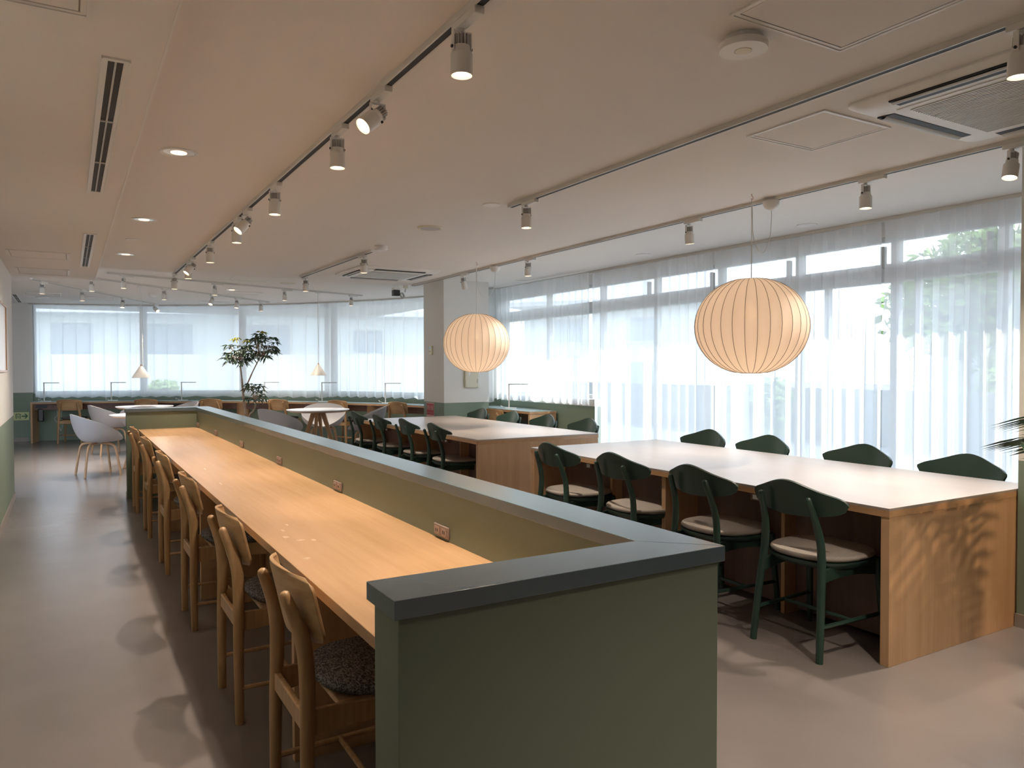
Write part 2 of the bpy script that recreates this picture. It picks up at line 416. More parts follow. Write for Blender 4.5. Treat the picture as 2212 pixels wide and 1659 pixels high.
# ---------------------------------------------------------------- curtains
def curtain(P, z0, z1, period, amp, seed, name, label, group=None, gather=1.0):
    rnd = random.Random(seed); bm = nb(); n = len(P); rows = 11
    ph = rnd.random()*6; phs = []; am = []
    a = amp
    for i in range(n):
        step = (P[i]-P[i-1]).length if i else 0
        ph += 2*PI*step/period*(1+.35*math.sin(i*.021+seed)+.2*math.sin(i*.057+seed*2)); phs.append(ph)
    grid = []
    for i in range(n):
        t = (P[min(i+1, n-1)]-P[max(i-1, 0)]).normalized(); nn = Vector((-t.y, t.x, 0)); col = []
        big = .75+.35*math.sin(i*.013+seed*3)
        for j in range(rows+1):
            v = j/rows; z = z1+(z0-z1)*v
            k = .35+.65*min(1, v*2.2)
            off = amp*big*k*(math.sin(phs[i])+.28*math.sin(2*phs[i]+1.3*v+seed))
            sh = amp*.55*k*math.sin(2*phs[i]+.6)
            if v < .05: off = amp*.35*math.sin(phs[i])
            p = P[i]+nn*off+t*sh
            col.append(bm.verts.new((p.x, p.y, z+(.012*math.sin(phs[i]) if j == rows else 0))))
        grid.append(col)
    for a_, b_ in zip(grid, grid[1:]):
        for j in range(rows): bm.faces.new((a_[j], a_[j+1], b_[j+1], b_[j]))
    o = obj(name, bm, MT['curtain']); tag(o, label, 'curtain', group)
    # gathered heading band of doubled cloth
    bm = nb(); pr = None
    for i in range(0, n):
        t = (P[min(i+1, n-1)]-P[max(i-1, 0)]).normalized(); nn = Vector((-t.y, t.x, 0))
        p = P[i]+nn*(amp*.35*math.sin(phs[i])-.004)+t*amp*.55*.35*math.sin(2*phs[i]+.6)
        q = [bm.verts.new((p.x, p.y, z1)), bm.verts.new((p.x, p.y, z1-.075))]
        if pr: bm.faces.new((pr[0], pr[1], q[1], q[0]))
        pr = q
    obj('heading_tape', bm, MT['curtain'], o)
    return o
k = cuts[3]
curtain(FP[4:k+4], .81, ZF-.025, .27, .032, 1, 'curtain', 'wide sheer white curtain across the curved far window, behind both cone pendants')
curtain(FP[k-2:], .83, ZF-.025, .22, .034, 2, 'curtain', 'sheer white curtain on the curved window directly beside the pillar, below sill only')
def RX(y): return 5.70-.05*(y-2.5)/6.5
def rline(y0, y1): return [Vector((RX(y), y, 0)) for y in [y0+(y1-y0)*i/int((y0-y1)/.016) for i in range(int((y0-y1)/.016)+1)]]
G = 'floor-length sheer curtains on the tall windows'
def rcoord(P, d): return [p+Vector((d, 0, 0)) for p in P]
curtain(rcoord(rline(10.25, 7.60), -.08), .885, ZF-.03, .155, .030, 3, 'curtain', 'short sheer white curtain right of the pillar, hanging above the low green wall')
curtain(rline(7.66, 5.62), .012, ZF-.03, .15, .034, 4, 'curtain', 'floor-length sheer white curtain next to the short one, behind the far long table', G)
curtain(rcoord(rline(5.60, 3.78), .015), .012, ZF-.03, .16, .036, 5, 'curtain', 'floor-length sheer white curtain hanging behind the large globe lamp', G)
curtain(rline(3.73, 2.1), .012, ZF-.03, .155, .036, 6, 'curtain', 'floor-length sheer white curtain at the wall end, with the green tree seen through it', G)
for P, lb in ((FP, 'slim grey curtain rail following the curved far window'), (rline(10.2, 2.06), 'straight grey curtain rail along the tall windows')):
    bm = strip([p for p in P[::10]]+[P[-1]], ZF-.028, ZF-.001, .03)
    tag(obj('curtain_rail', bm, MT['track']), lb, 'curtain rail', 'ceiling curtain rails')

# ---------------------------------------------------------------- bar: partition, cap, counter
xL, xR, y0, yF, wC, Hc, Hct = .503, 1.334, 1.275, 8.888, .150, .934, .717
t = thing('partition', 'low olive green U-shaped partition with a slate grey cap around the wooden bar counter', 'partition', (0, 0, 0))
i_, o_ = .014, .012
b = nb(); box(b, xL+.012, y0+.012, .0, xR-.012, y0+wC-.012, Hc-.036); obj('end_panel', b, MT['part'], t, bevel=.002)
b = nb(); box(b, xR-wC+.012, y0+wC-.012, .0, xR-.012, yF-wC+.012, Hc-.036); obj('back_panel', b, MT['part'], t)
b = nb(); box(b, xL+.012, yF-wC+.012, .0, xR-.012, yF-.012, Hc-.036); obj('end_panel', b, MT['part'], t, bevel=.002)
def prism(pts, z0, z1):
    bm = nb(); lo = [bm.verts.new((*p, z0)) for p in pts]; hi = [bm.verts.new((*p, z1)) for p in pts]; n = len(pts)
    bm.faces.new(lo[::-1]); bm.faces.new(hi)
    for i in range(n): bm.faces.new((lo[i], lo[(i+1) % n], hi[(i+1) % n], hi[i]))
    return bm
g = .0008
obj('cap', prism([(xL, y0), (xR-g, y0), (xR-wC, y0+wC-g), (xL, y0+wC)], Hc-.036, Hc), MT['cap'], t, bevel=.0012)
obj('cap', prism([(xR, y0+g), (xR, yF-g), (xR-wC, yF-wC), (xR-wC, y0+wC)], Hc-.036, Hc), MT['cap'], t, bevel=.0012)
obj('cap', prism([(xR-g, yF), (xL, yF), (xL, yF-wC), (xR-wC, yF-wC+g)], Hc-.036, Hc), MT['cap'], t, bevel=.0012)
b = nb(); box(b, xL+.008, y0+.008, 0, xR-.008, y0+.012, .06); box(b, xR-.012, y0+.012, 0, xR-.008, yF-.012, .06); box(b, xL+.008, yF-wC+.012, 0, xL+.012, yF-.012, .06)
obj('skirting', b, MT['basebd'], t)

ci = xR-wC+.012
t = thing('bar_counter', 'long light oak counter running inside the green partition', 'counter', (0, 0, 0))
obj('countertop', box(nb(), .6206, y0+wC-.012, Hct-.032, ci, yF-wC+.012, Hct), MT['oak_y'], t, bevel=.0015)
# pale scuffs on the top
bm = nb()
for (x, y, rx, ry) in ((.70, 2.88, .018, .03), (.735, 2.80, .022, .012), (.72, 3.0, .008, .03), (.78, 2.78, .012, .02), (.68, 2.52, .02, .016), (.76, 3.1, .006, .02), (.72, 4.4, .004, .06), (.74, 5.1, .004, .05)):
    vs = [bm.verts.new((x+rx*math.cos(a*.7)*random.uniform(.55, 1.1), y+ry*math.sin(a*.7)*random.uniform(.55, 1.1), Hct+.0004)) for a in range(9)]
    bm.faces.new(vs)
obj('scuff_marks', bm, mat('scuff', (.56, .37, .225), .4), t, smooth=False)['kind'] = 'stuff'
obj('rear_panel', box(nb(), ci-.20, y0+wC-.008, .08, ci-.18, yF-wC+.008, Hct-.032), MT['oak_z'], t)
for yy in (2.59, 4.70, 6.80):
    obj('support_panel', box(nb(), .655, yy, .0, ci-.2, yy+.032, Hct-.032), MT['oak_z'], t, bevel=.001)
obj('kick_board', box(nb(), ci-.205, y0+wC-.006, 0, ci-.2, yF-wC, .08), MT['basebd'], t)

# power outlets on the inner face of the partition
def outlet(y, label):
    t = thing('power_outlet', label, 'power outlet', (ci, y, .748), 0, 'outlets above the bar counter')
    obj('cover_plate', box(nb(), -.009, -.062, -.022, 0, .062, .022), MT['brownplate'], t, bevel=.003)
    for d in (-.03, .03):
        b = box(nb(), -.0115, d-.02, -.014, -.009, d+.02, .014); s = obj('socket', b, MT['plate2'], t, bevel=.001)
        b = nb(); box(b, -.0125, d-.008, -.006, -.0115, d-.005, .006); box(b, -.0125, d+.005, -.006, -.0115, d+.008, .006); obj('slots', b, MT['dark'], s)
for y, lb in ((2.545, 'brown double power outlet nearest the mitred corner of the bar partition'), (3.80, 'second brown outlet along the bar partition counting from the mitred corner'),
              (5.05, 'third brown outlet along the bar partition from the mitred corner'), (6.30, 'fourth brown outlet along the bar partition from the mitred corner'),
              (7.52, 'fifth brown outlet on the bar partition, one before the far inner corner'), (8.665, 'brown outlet tucked into the far inner corner of the bar partition')):
    outlet(y, lb)

# ---------------------------------------------------------------- wooden dining chairs (face +X)
def wood_chair(label, group):
    t = thing('wooden_chair', label, 'chair', (0, 0, 0), 0, group)
    def pad(u, v):
        a = u*PI; r = 1
        e = 2.5; c, s = math.cos(a), math.sin(a); q = (abs(c)**e+abs(s)**e)**(-1/e)
        if v < .5: rr = v*2*.93; z = .462+.014*(1-(v*2)**2)
        else: w_ = (v-.5)*2; rr = .93+.07*math.sin(w_*PI)-.10*w_; z = .462-.04*w_
        return (.27+.215*rr*q*c, .215*rr*q*s, z)
    bm = nb(); sheet(bm, pad, 40, 12); bmesh.ops.remove_doubles(bm, verts=bm.verts, dist=1e-4)
    obj('seat_cushion', bm, MT['grey_seat'], t)
    obj('seat_board', box(nb(), .09, -.16, .405, .44, .16, .420), MT['chair_oak'], t, bevel=.01)
    def back(u, v):
        r = .045; H = .205; d = min(v, 1-v)*H; ins = r-math.sqrt(max(0, r*r-(r-d)**2)) if d < r else 0
        return (.052-.045*v-.050*(1-u*u)-.006, u*(.212-ins-.008*(1-v)), .592+H*v-.012*(u*u)*v)
    bm = sheet(nb(), back, 24, 20, .011)
    obj('backrest', bm, MT['chair_ply'], t, bevel=.002)
    for s in (-1, 1):
        bm = rounded_leg(nb(), [(0, s*.192, 0), (0, s*.182, .3), (.004, s*.172, .50), (-.006, s*.158, .62), (-.046, s*.137, .735)], [.0165, .020, .0225, .0225, .0155], 12)
        obj('leg', bm, MT['chair_oak'], t)
        bm = rounded_leg(nb(), [(.43, s*.21, 0), (.42, s*.19, .42)], [.014, .019], 12); obj('leg', bm, MT['chair_oak'], t)
        # curved side rail under the seat
        def rail(u, v, s=s):
            x = .0+(u+1)/2*.42
            return (x, s*(.178+.010*((u+1)/2)), .345+.02*(1-u*u)*.6+v*(.058+.018*abs(u)))
        obj('seat_rail', sheet(nb(), rail, 12, 2, .016*s), MT['chair_oak'], t, bevel=.003)
        obj('stretcher', tube(nb(), [(.0, s*.19, .135), (.43, s*.205, .135)], [.013, .013], 8, flat=.6), MT['chair_oak'], t)
    obj('stretcher', tube(nb(), [(.21, -.197, .135), (.21, .197, .135)], .009, 8), MT['chair_oak'], t)
    obj('seat_rail', box(nb(), -.008, -.17, .355, .012, .17, .41), MT['chair_oak'], t, bevel=.004)
    obj('seat_rail', box(nb(), .41, -.18, .355, .43, .18, .41), MT['chair_oak'], t, bevel=.004)
    return t
GB = 'wooden chairs along the bar counter'
wc = wood_chair('oak chair with grey seat right beside the near end panel of the partition', GB)
wc.location = (.548, 2.215, 0)
for y, lb in ((3.175, 'oak chair second from the near end of the bar counter'), (4.36, 'oak chair third from the near end of the bar counter'),
              (5.585, 'oak chair fourth from the near end of the bar counter'), (6.82, 'oak chair fifth along the bar, one before the far end panel'),
              (8.06, 'oak chair last along the bar, against the far end panel')):
    dup(wc, (.548, y, 0), 0, lb)

# ---------------------------------------------------------------- long tables
def long_table(x0, ya, x1, yb, label, H=.72):
    t = thing('long_table', label, 'table', ((x0+x1)/2, (ya+yb)/2, 0), 0, 'long communal tables')
    cx, cyy = (x0+x1)/2, (ya+yb)/2; X, Y = (x1-x0)/2, (yb-ya)/2
    obj('tabletop', box(nb(), -X, -Y, H-.012, X, Y, H), MT['table_top'], t, bevel=.0008)
    b = nb(); box(b, -X, -Y, H-.042, X, -Y+.025, H-.012); box(b, -X, Y-.025, H-.042, X, Y, H-.012)
    box(b, -X, -Y+.025, H-.042, -X+.025, Y-.025, H-.012); box(b, X-.025, -Y+.025, H-.042, X, Y-.025, H-.012)
    box(b, -X+.025, -Y+.025, H-.030, X-.025, Y-.025, H-.012)
    obj('top_edge', b, MT['oak_y'], t, bevel=.0008)
    for s in (-1, 1):
        yy = s*(Y-.0225)
        obj('end_panel', box(nb(), -X+.004, yy-.0215, .0, X-.004, yy+.0215, H-.042), MT['oak_z'], t, bevel=.0015)
    obj('middle_panel', box(nb(), -X+.03, -.018, 0, X-.03, .018, H-.042), MT['oak_z'], t, bevel=.001)
    obj('spine_panel', box(nb(), -.35, -Y+.045, .02, -.33, Y-.045, H-.042), MT['brown_in'], t)
    obj('spine_panel', box(nb(), .33, -Y+.045, .02, .35, Y-.045, H-.042), MT['brown_in'], t)
    for yy in (-Y*.5, Y*.5):
        obj('partition_panel', box(nb(), -.44, yy-.012, 0, .44, yy+.012, H-.042), MT['oak_z'], t)
        for d in (-.05, .05):
            bx = obj('outlet_box', box(nb(), -X+.03, yy-.02+d-.035, H-.085, -X+.07, yy-.02+d+.035, H-.043), MT['brown_in'], t, bevel=.002)
            obj('socket', box(nb(), -X+.027, yy-.02+d-.018, H-.078, -X+.030, yy-.02+d+.018, H-.054), MT['white'], bx)
    return t
T1 = (3.165, 2.048, 4.471, 5.09); T2 = (3.094, 5.854, 4.41, 9.0)
long_table(*T1, 'long wooden communal table in front, its wide oak end panel facing the camera')
long_table(*T2, 'long wooden communal table behind the first one, next to the pillar')

# ---------------------------------------------------------------- green chairs (face +X)
def green_chair(label, group):
    t = thing('green_chair', label, 'chair', (0, 0, 0), 0, group)
    def pad(u, v):
        a = u*PI; e = 2.6; c, s = math.cos(a), math.sin(a); q = (abs(c)**e+abs(s)**e)**(-1/e)
        if v < .5: rr = v*2*.95; z = .470+.010*(1-(v*2)**2)
        else: w_ = (v-.5)*2; rr = .95+.05*math.sin(w_*PI)-.04*w_; z = .470-.028*w_
        return (.25+.225*rr*q*c, (.232+.012*c)*rr*q*s, z)
    bm = sheet(nb(), pad, 40, 12); bmesh.ops.remove_doubles(bm, verts=bm.verts, dist=1e-4); obj('seat_cushion', bm, MT['cushion'], t)
    def seat(u, v):
        a = u*PI; e = 2.7; c, s = math.cos(a), math.sin(a); q = (abs(c)**e+abs(s)**e)**(-1/e)
        if v < .4: rr = v/.4; z = .440
        else: w_ = (v-.4)/.6; rr = 1-.10*w_*w_; z = .440-.030*w_
        return (.25+.222*rr*q*c, (.226+.012*c)*rr*q*s, z)
    bm = sheet(nb(), seat, 36, 10); bmesh.ops.remove_doubles(bm, verts=bm.verts, dist=1e-4); obj('seat', bm, MT['green'], t)
    def back(u, v):
        hu = (1-abs(u)**9)**.5 if abs(u) < 1 else 0
        top = .750+.070*math.exp(-(u/.62)**2); bot = .678-.028*math.cos(u*PI/2)
        mid = .720; a_, b_ = mid+(top-mid)*hu, mid+(bot-mid)*hu
        z = b_+(a_-b_)*v
        return (.025+.085*u*u-.045*((z-.65)/.17)-.01, u*.268, z)
    bm = sheet(nb(), back, 36, 10, .014); bmesh.ops.remove_doubles(bm, verts=bm.verts, dist=1e-4)
    obj('backrest', bm, MT['green'], t)
    for s in (-1, 1):
        bm = rounded_leg(nb(), [(-.015, s*.190, 0), (.010, s*.178, .25), (.034, s*.162, .48), (.022, s*.150, .60), (-.028, s*.134, .742)], [.0165, .0185, .0195, .018, .0145], 12, 5)
        obj('leg', bm, MT['green'], t)
        bm = rounded_leg(nb(), [(.455, s*.212, 0), (.42, s*.192, .42)], [.0145, .019], 12); obj('leg', bm, MT['green'], t)
        def rail(u, v, s=s):
            x = .022+(u+1)/2*.40
            return (x, s*(.166+.024*((u+1)/2)), .345+.022*(1-u*u)+v*(.06+.004*abs(u)))
        obj('seat_rail', sheet(nb(), rail, 12, 2, .018*s), MT['green'], t, bevel=.003)
        obj('stretcher', tube(nb(), [(-.002, s*.186, .16), (.442, s*.205, .16)], [.014, .014], 8, flat=.6), MT['green'], t)
    obj('stretcher', tube(nb(), [(.22, -.192, .16), (.22, .192, .16)], .009, 8), MT['green'], t)
    obj('seat_rail', box(nb(), .40, -.185, .35, .42, .185, .415), MT['green'], t, bevel=.004)
    return t
gc = None
def place_green(x, y, rz, lb, grp):
    global gc
    if gc is None:
        gc = green_chair(lb, grp); gc.location = (x, y, 0); gc.rotation_euler = (0, 0, rz)
    else: dup(gc, (x, y, 0), rz, lb, grp)
GA, GBk = 'green chairs on the aisle side of the front long table', 'green chairs on the window side of the front long table'
for y, lb, rz in ((2.43, 'dark green chair at the near end of the front table, all four legs in view', .02), (3.08, 'dark green chair second from the near end, aisle side of the front table', -.01),
              (3.775, 'dark green chair third from the near end, aisle side of the front table', .015), (4.50, 'dark green chair at the far corner, aisle side of the front table', 0)):
    place_green(2.955, y, rz, lb, GA)
for y, lb in ((2.56, 'dark green chair on the window side of the front table, closest to the wall corner'), (3.26, 'dark green chair on the window side of the front table, second from the wall corner'),
              (4.08, 'dark green chair on the window side of the front table, third from the wall corner'), (4.72, 'dark green chair on the window side of the front table, below the large globe lamp')):
    place_green(4.735, y, PI, lb, GBk)
GA2, GB2 = 'green chairs on the aisle side of the rear long table', 'green chairs on the window side of the rear long table'
for y, lb in ((6.70, 'dark green chair at the near end, aisle side of the rear long table'), (7.45, 'dark green chair second from the near end, aisle side of the rear long table'),
              (8.25, 'dark green chair third from the near end, aisle side of the rear long table'), (9.02, 'dark green chair at the far end, aisle side of the rear long table')):
    place_green(3.045, y, 0, lb, GA2)
for y, lb in ((6.42, 'dark green chair on the window side of the rear table, nearest the front table'), (7.2, 'dark green chair on the window side of the rear table, second from the front table'),
              (7.98, 'dark green chair on the window side of the rear table, third from the front table'), (8.78, 'dark green chair on the window side of the rear table, beside the pillar')):
    place_green(4.70, y, PI, lb, GB2)

# ---------------------------------------------------------------- ceiling tracks
def track(p, q, z, label, base=None):
    p, q = Vector((*p, 0)), Vector((*q, 0)); L = (q-p).length; ang = math.atan2(q.y-p.y, q.x-p.x)
    t = thing('lighting_track', label, 'track', (p.x, p.y, z), ang, 'ceiling lighting tracks')
    b = nb(); box(b, 0, -.0185, -.022, L, -.012, 0); box(b, 0, .012, -.022, L, .0185, 0); box(b, 0, -.012, -.004, L, .012, 0)
    obj('rail', b, MT['track'], t); obj('groove', box(nb(), .004, -.012, -.0205, L-.004, .012, -.004), MT['dark'], t)
    b = nb(); box(b, -.012, -.0195, -.022, 0, .0195, 0); box(b, L, -.0195, -.022, L+.012, .0195, 0); obj('end_cap', b, MT['white_m'], t)
    return t
track((1.07, -3.6), (1.07, 9.55), ZN, 'long white lighting track over the bar counter')
track((2.59, -3.6), (2.59, 4.42), ZN, 'white lighting track beside the round ceiling sensor, ending mid-room')
track((3.96, -3.6), (3.96, 9.32), ZN, 'long white lighting track carrying the globe lamp cups, ending at the pillar')
track((2.42, 9.1), (2.46, 6.75), ZN, 'short white lighting track in front of the far ceiling air conditioner')
TA, TB, TC = ((.433, 10.74), (4.20, 12.04)), ((.346, 11.48), (3.15, 14.05)), ((-.40, 11.94), (1.47, 15.6))
track(*TA, ZF, 'white lighting track crossing the far ceiling, closest of the three slanting ones')
track(*TB, ZF, 'white lighting track crossing the far ceiling, middle of the three slanting ones')
track(*TC, ZF, 'white lighting track crossing the far ceiling, closest to the curved window')

# ---------------------------------------------------------------- spotlights (origin at the track face; hang down -Z; track along local X)
def spot(label, group):
    t = thing('spotlight', label, 'spotlight', (0, 0, 0), 0, group)
    obj('adapter', box(nb(), -.035, -.017, -.024, .125, .017, .0), MT['white_m'], t, bevel=.002)
    b = nb(); tube(b, [(0, 0, -.022), (0, 0, -.034)], .012, 12); box(b, -.004, -.030, -.037, .012, .030, -.034)
    for s in (-1, 1): box(b, -.004, s*.030-.0015, -.095, .012, s*.030+.0015, -.034)
    obj('yoke', b, MT['white_m'], t)
    h = bpy.data.objects.new('lamp_head', None); C.objects.link(h); h.parent = t; h.location = (.004, 0, -.078); h.empty_display_size = .02
    me = lathe(nb(), [(.0, .0), (.0265, -.001), (.0275, -.016), (.034, -.024), (.0345, -.026), (.0345, -.092), (.0325, -.092), (.031, -.080), (.0, -.078)], 28)
    hd = obj('head', me, MT['white_m'], h)
    b = nb()
    for k_ in range(14):
        a = 2*PI*k_/14; m4 = Matrix.Rotation(a, 4, 'Z'); box(b, .012, -.0015, 0, .024, .0015, .034, m4)
    tube(b, [(0, 0, 0), (0, 0, .033)], .014, 10); obj('heat_sink', b, MT['sink'], h)
    for s in (-1, 1): obj('pivot_knob', tube(nb(), [(0, s*.026, -.006), (0, s*.036, -.006)], .005, 10), MT['black'], h)
    lathe_b = lathe(nb(), [(0, -.0815), (.0305, -.0815), (.0305, -.084), (0, -.084)], 24); obj('lens', lathe_b, MT['lens'], h)
    obj('led_core', lathe(nb(), [(0, -.084), (.019, -.084), (.017, -.0855), (0, -.0858)], 20), MT['lens_hot'], h)
    ld = bpy.data.lights.new('bulb', 'SPOT'); ld.energy = SPOT_W; ld.color = WARM; ld.spot_size = math.radians(92); ld.spot_blend = 1.0; ld.shadow_soft_size = .028
    lo = bpy.data.objects.new('bulb', ld); C.objects.link(lo); lo.parent = h; lo.location = (0, 0, -.088)
    return t
sp0 = None
def place_spot(x, y, z, ang, label, group, tilt=None):
    """tilt = (angle, direction) leans the head; direction in the track's own frame"""
    global sp0
    if sp0 is None: r = sp0 = spot(label, group)
    else: r = dup(sp0, (0, 0, 0), 0, label, group)
    r.location = (x, y, z-.020); r.rotation_euler = (0, 0, ang)
    h = [c for c in r.children if c.name.startswith('lamp_head')][0]
    h.rotation_euler = (0, 0, 0)
    if tilt: h.rotation_euler = Matrix.Rotation(tilt[0], 3, Vector(tilt[1])).to_euler()
    return r
G1 = 'spotlights on the track over the bar counter'
for y, tl, lb in ((2.13, None, 'white spotlight over the bar, nearest the camera and pointing down'), (2.87, (.85, (-.25, 1, 0)), 'white spotlight over the bar, second one, swung up to show its bright lens'),
                  (3.39, None, 'white spotlight over the bar, third one, pointing down just past the swung one'), (4.60, None, 'white spotlight over the bar, fourth one, pointing down on its own'),
                  (5.42, (.75, (-.25, 1, 0)), 'white spotlight over the bar, fifth one, tilted toward the aisle'), (5.77, None, 'white spotlight over the bar, sixth one, straight down behind the tilted fifth'),
                  (6.96, None, 'white spotlight over the bar, seventh one, pointing down'), (8.05, (.70, (-.25, 1, 0)), 'white spotlight over the bar, eighth one, tilted, near the far end of the track'),
                  (8.32, None, 'white spotlight over the bar, ninth one, pointing down next to the tilted eighth'), (9.50, None, 'white spotlight at the very far end of the bar track')):
    place_spot(1.07, y, ZN, PI/2+PI, lb, G1, (tl[0], (tl[1][1]*-1, tl[1][0], 0)) if tl else None)
G2 = 'spotlights on the middle ceiling track'
place_spot(2.59, 1.255, ZN, -PI/2, 'large white spotlight at the picture corner in front of the front air conditioner', G2, (.05, (0, 1, 0)))
place_spot(2.59, 4.22, ZN, -PI/2, 'white spotlight at the far end of the middle ceiling track', G2)
place_spot(2.45, 9.0, ZN, PI/2, 'white spotlight at the far end of the short track', 'spotlights on the short ceiling track')
place_spot(2.46, 6.98, ZN, PI/2, 'white spotlight at the near end of the short track, before the far air conditioner', 'spotlights on the short ceiling track')
G3 = 'spotlights on the window-side track'
for y, tl, lb in ((1.95, (.25, (-1, 0, 0)), 'white spotlight on the window-side track beside the wall corner, glowing lens in view'), (2.73, None, 'white spotlight on the window-side track between wall corner and large globe lamp'),
                  (4.16, (.12, (1, .3, 0)), 'white spotlight on the window-side track, just beyond the large globe lamp'), (6.42, None, 'white spotlight on the window-side track, halfway between the two globe lamps'),
                  (7.85, (.35, (1, .4, 0)), 'white spotlight on the window-side track above the small-looking globe lamp, tilted')):
    place_spot(3.96, y, ZN, -PI/2, lb, G3, tl)
def on_track(T, px):
    d = fw+rt*((px-1106)/F); p, q = Vector(T[0]), Vector(T[1]); v = q-p
    s = (p.x*d.y-p.y*d.x)/(v.y*d.x-v.x*d.y); return p+v*s, math.atan2(v.y, v.x)
W3 = ['first', 'second', 'third', 'fourth', 'fifth']
for T, pxs, nm, tilts in ((TA, (269, 465.6, 616, 759.6), 'closest slanting far track', {}), (TB, (200.7, 356.5, 460, 513, 564.8), 'middle slanting far track', {2: (.5, (0, 1, 0)), 3: (.15, (0, 1, 0))}),
                          (TC, (93.8, 180, 267.4, 336.8), 'slanting track by the curved window', {2: (.25, (0, 1, 0)), 3: (.95, (-.8, .5, 0))})):
    for k_, px in enumerate(pxs):
        p, a = on_track(T, px)
        place_spot(p.x, p.y, ZF, a, 'small white spotlight, %s from the recess end of the %s' % (W3[k_], nm), 'spotlights on the '+nm, tilts.get(k_))
# unseen spots behind the camera; all but the plant-shadow one added to brighten the room
for x, y, tl, lb in ((2.59, -.6, (.5, (0, 1, 0)), 'added white fill spotlight behind the viewpoint on the middle track'), (1.07, .2, None, 'added white fill spotlight behind the viewpoint on the bar track'), (1.07, -1.4, None, 'added white fill spotlight far behind the viewpoint on the bar track'), (3.96, -.5, (.92, (0, 1, 0)), 'white spotlight behind the viewpoint on the window-side track'), (2.59, -2.2, None, 'added white fill spotlight farthest behind the viewpoint on the middle track'), (1.07, -2.8, None, 'added white fill spotlight farthest behind the viewpoint on the bar track')):
    r = place_spot(x, y, ZN, -PI/2, lb, 'spotlights behind the viewpoint', tl)
    if x > 3.9:                                     # the narrow one that throws the plant's shadow on the table end
        l = [c for h in r.children if h.name.startswith('lamp_head') for c in h.children if c.type == 'LIGHT'][0]
        l.data = l.data.copy(); l.data.spot_size = math.radians(58); l.data.energy = 120; l.data.shadow_soft_size = .05; l.data.color = (1, .68, .42)

# box-shaped spot and ring lamp at the pillar end
t = thing('box_spotlight', 'small black-faced box spotlight hanging by the pillar top', 'spotlight', (3.84, 9.62, ZF-.0), 0)
obj('mount', box(nb(), -.045, -.02, -.05, .045, .02, 0), MT['white_m'], t, bevel=.002)
b = nb(); box(b, -.028, -.004, -.13, -.022, .004, -.05); box(b, .022, -.004, -.13, .028, .004, -.05); obj('yoke', b, MT['white_m'], t)
obj('housing', box(nb(), -.045, -.03, -.155, .045, .05, -.12), MT['white_m'], t, bevel=.003)
obj('face', box(nb(), -.045, -.032, -.235, .045, .05, -.155), MT['black'], t, bevel=.004)
t = thing('ring_spotlight', 'tiny white spotlight with a ring face next to the pillar top', 'spotlight', (3.97, 9.60, ZF), 0)
obj('mount', box(nb(), -.028, -.02, -.125, .028, .02, 0), MT['cream'], t, bevel=.002)
obj('stem', tube(nb(), [(0, 0, -.12), (-.01, 0, -.18)], .009, 8), MT['sink'], t)
m4 = Matrix.Translation((-.05, 0, -.225)) @ Matrix.Rotation(math.radians(70), 4, 'X') @ Matrix.Rotation(.4, 4, 'Y')
obj('ring', lathe(nb(), [(.022, .008), (.042, .008), (.042, -.008), (.022, -.008), (.022, .008)], 24, mtx=m4, closed=True), MT['sink'], t)

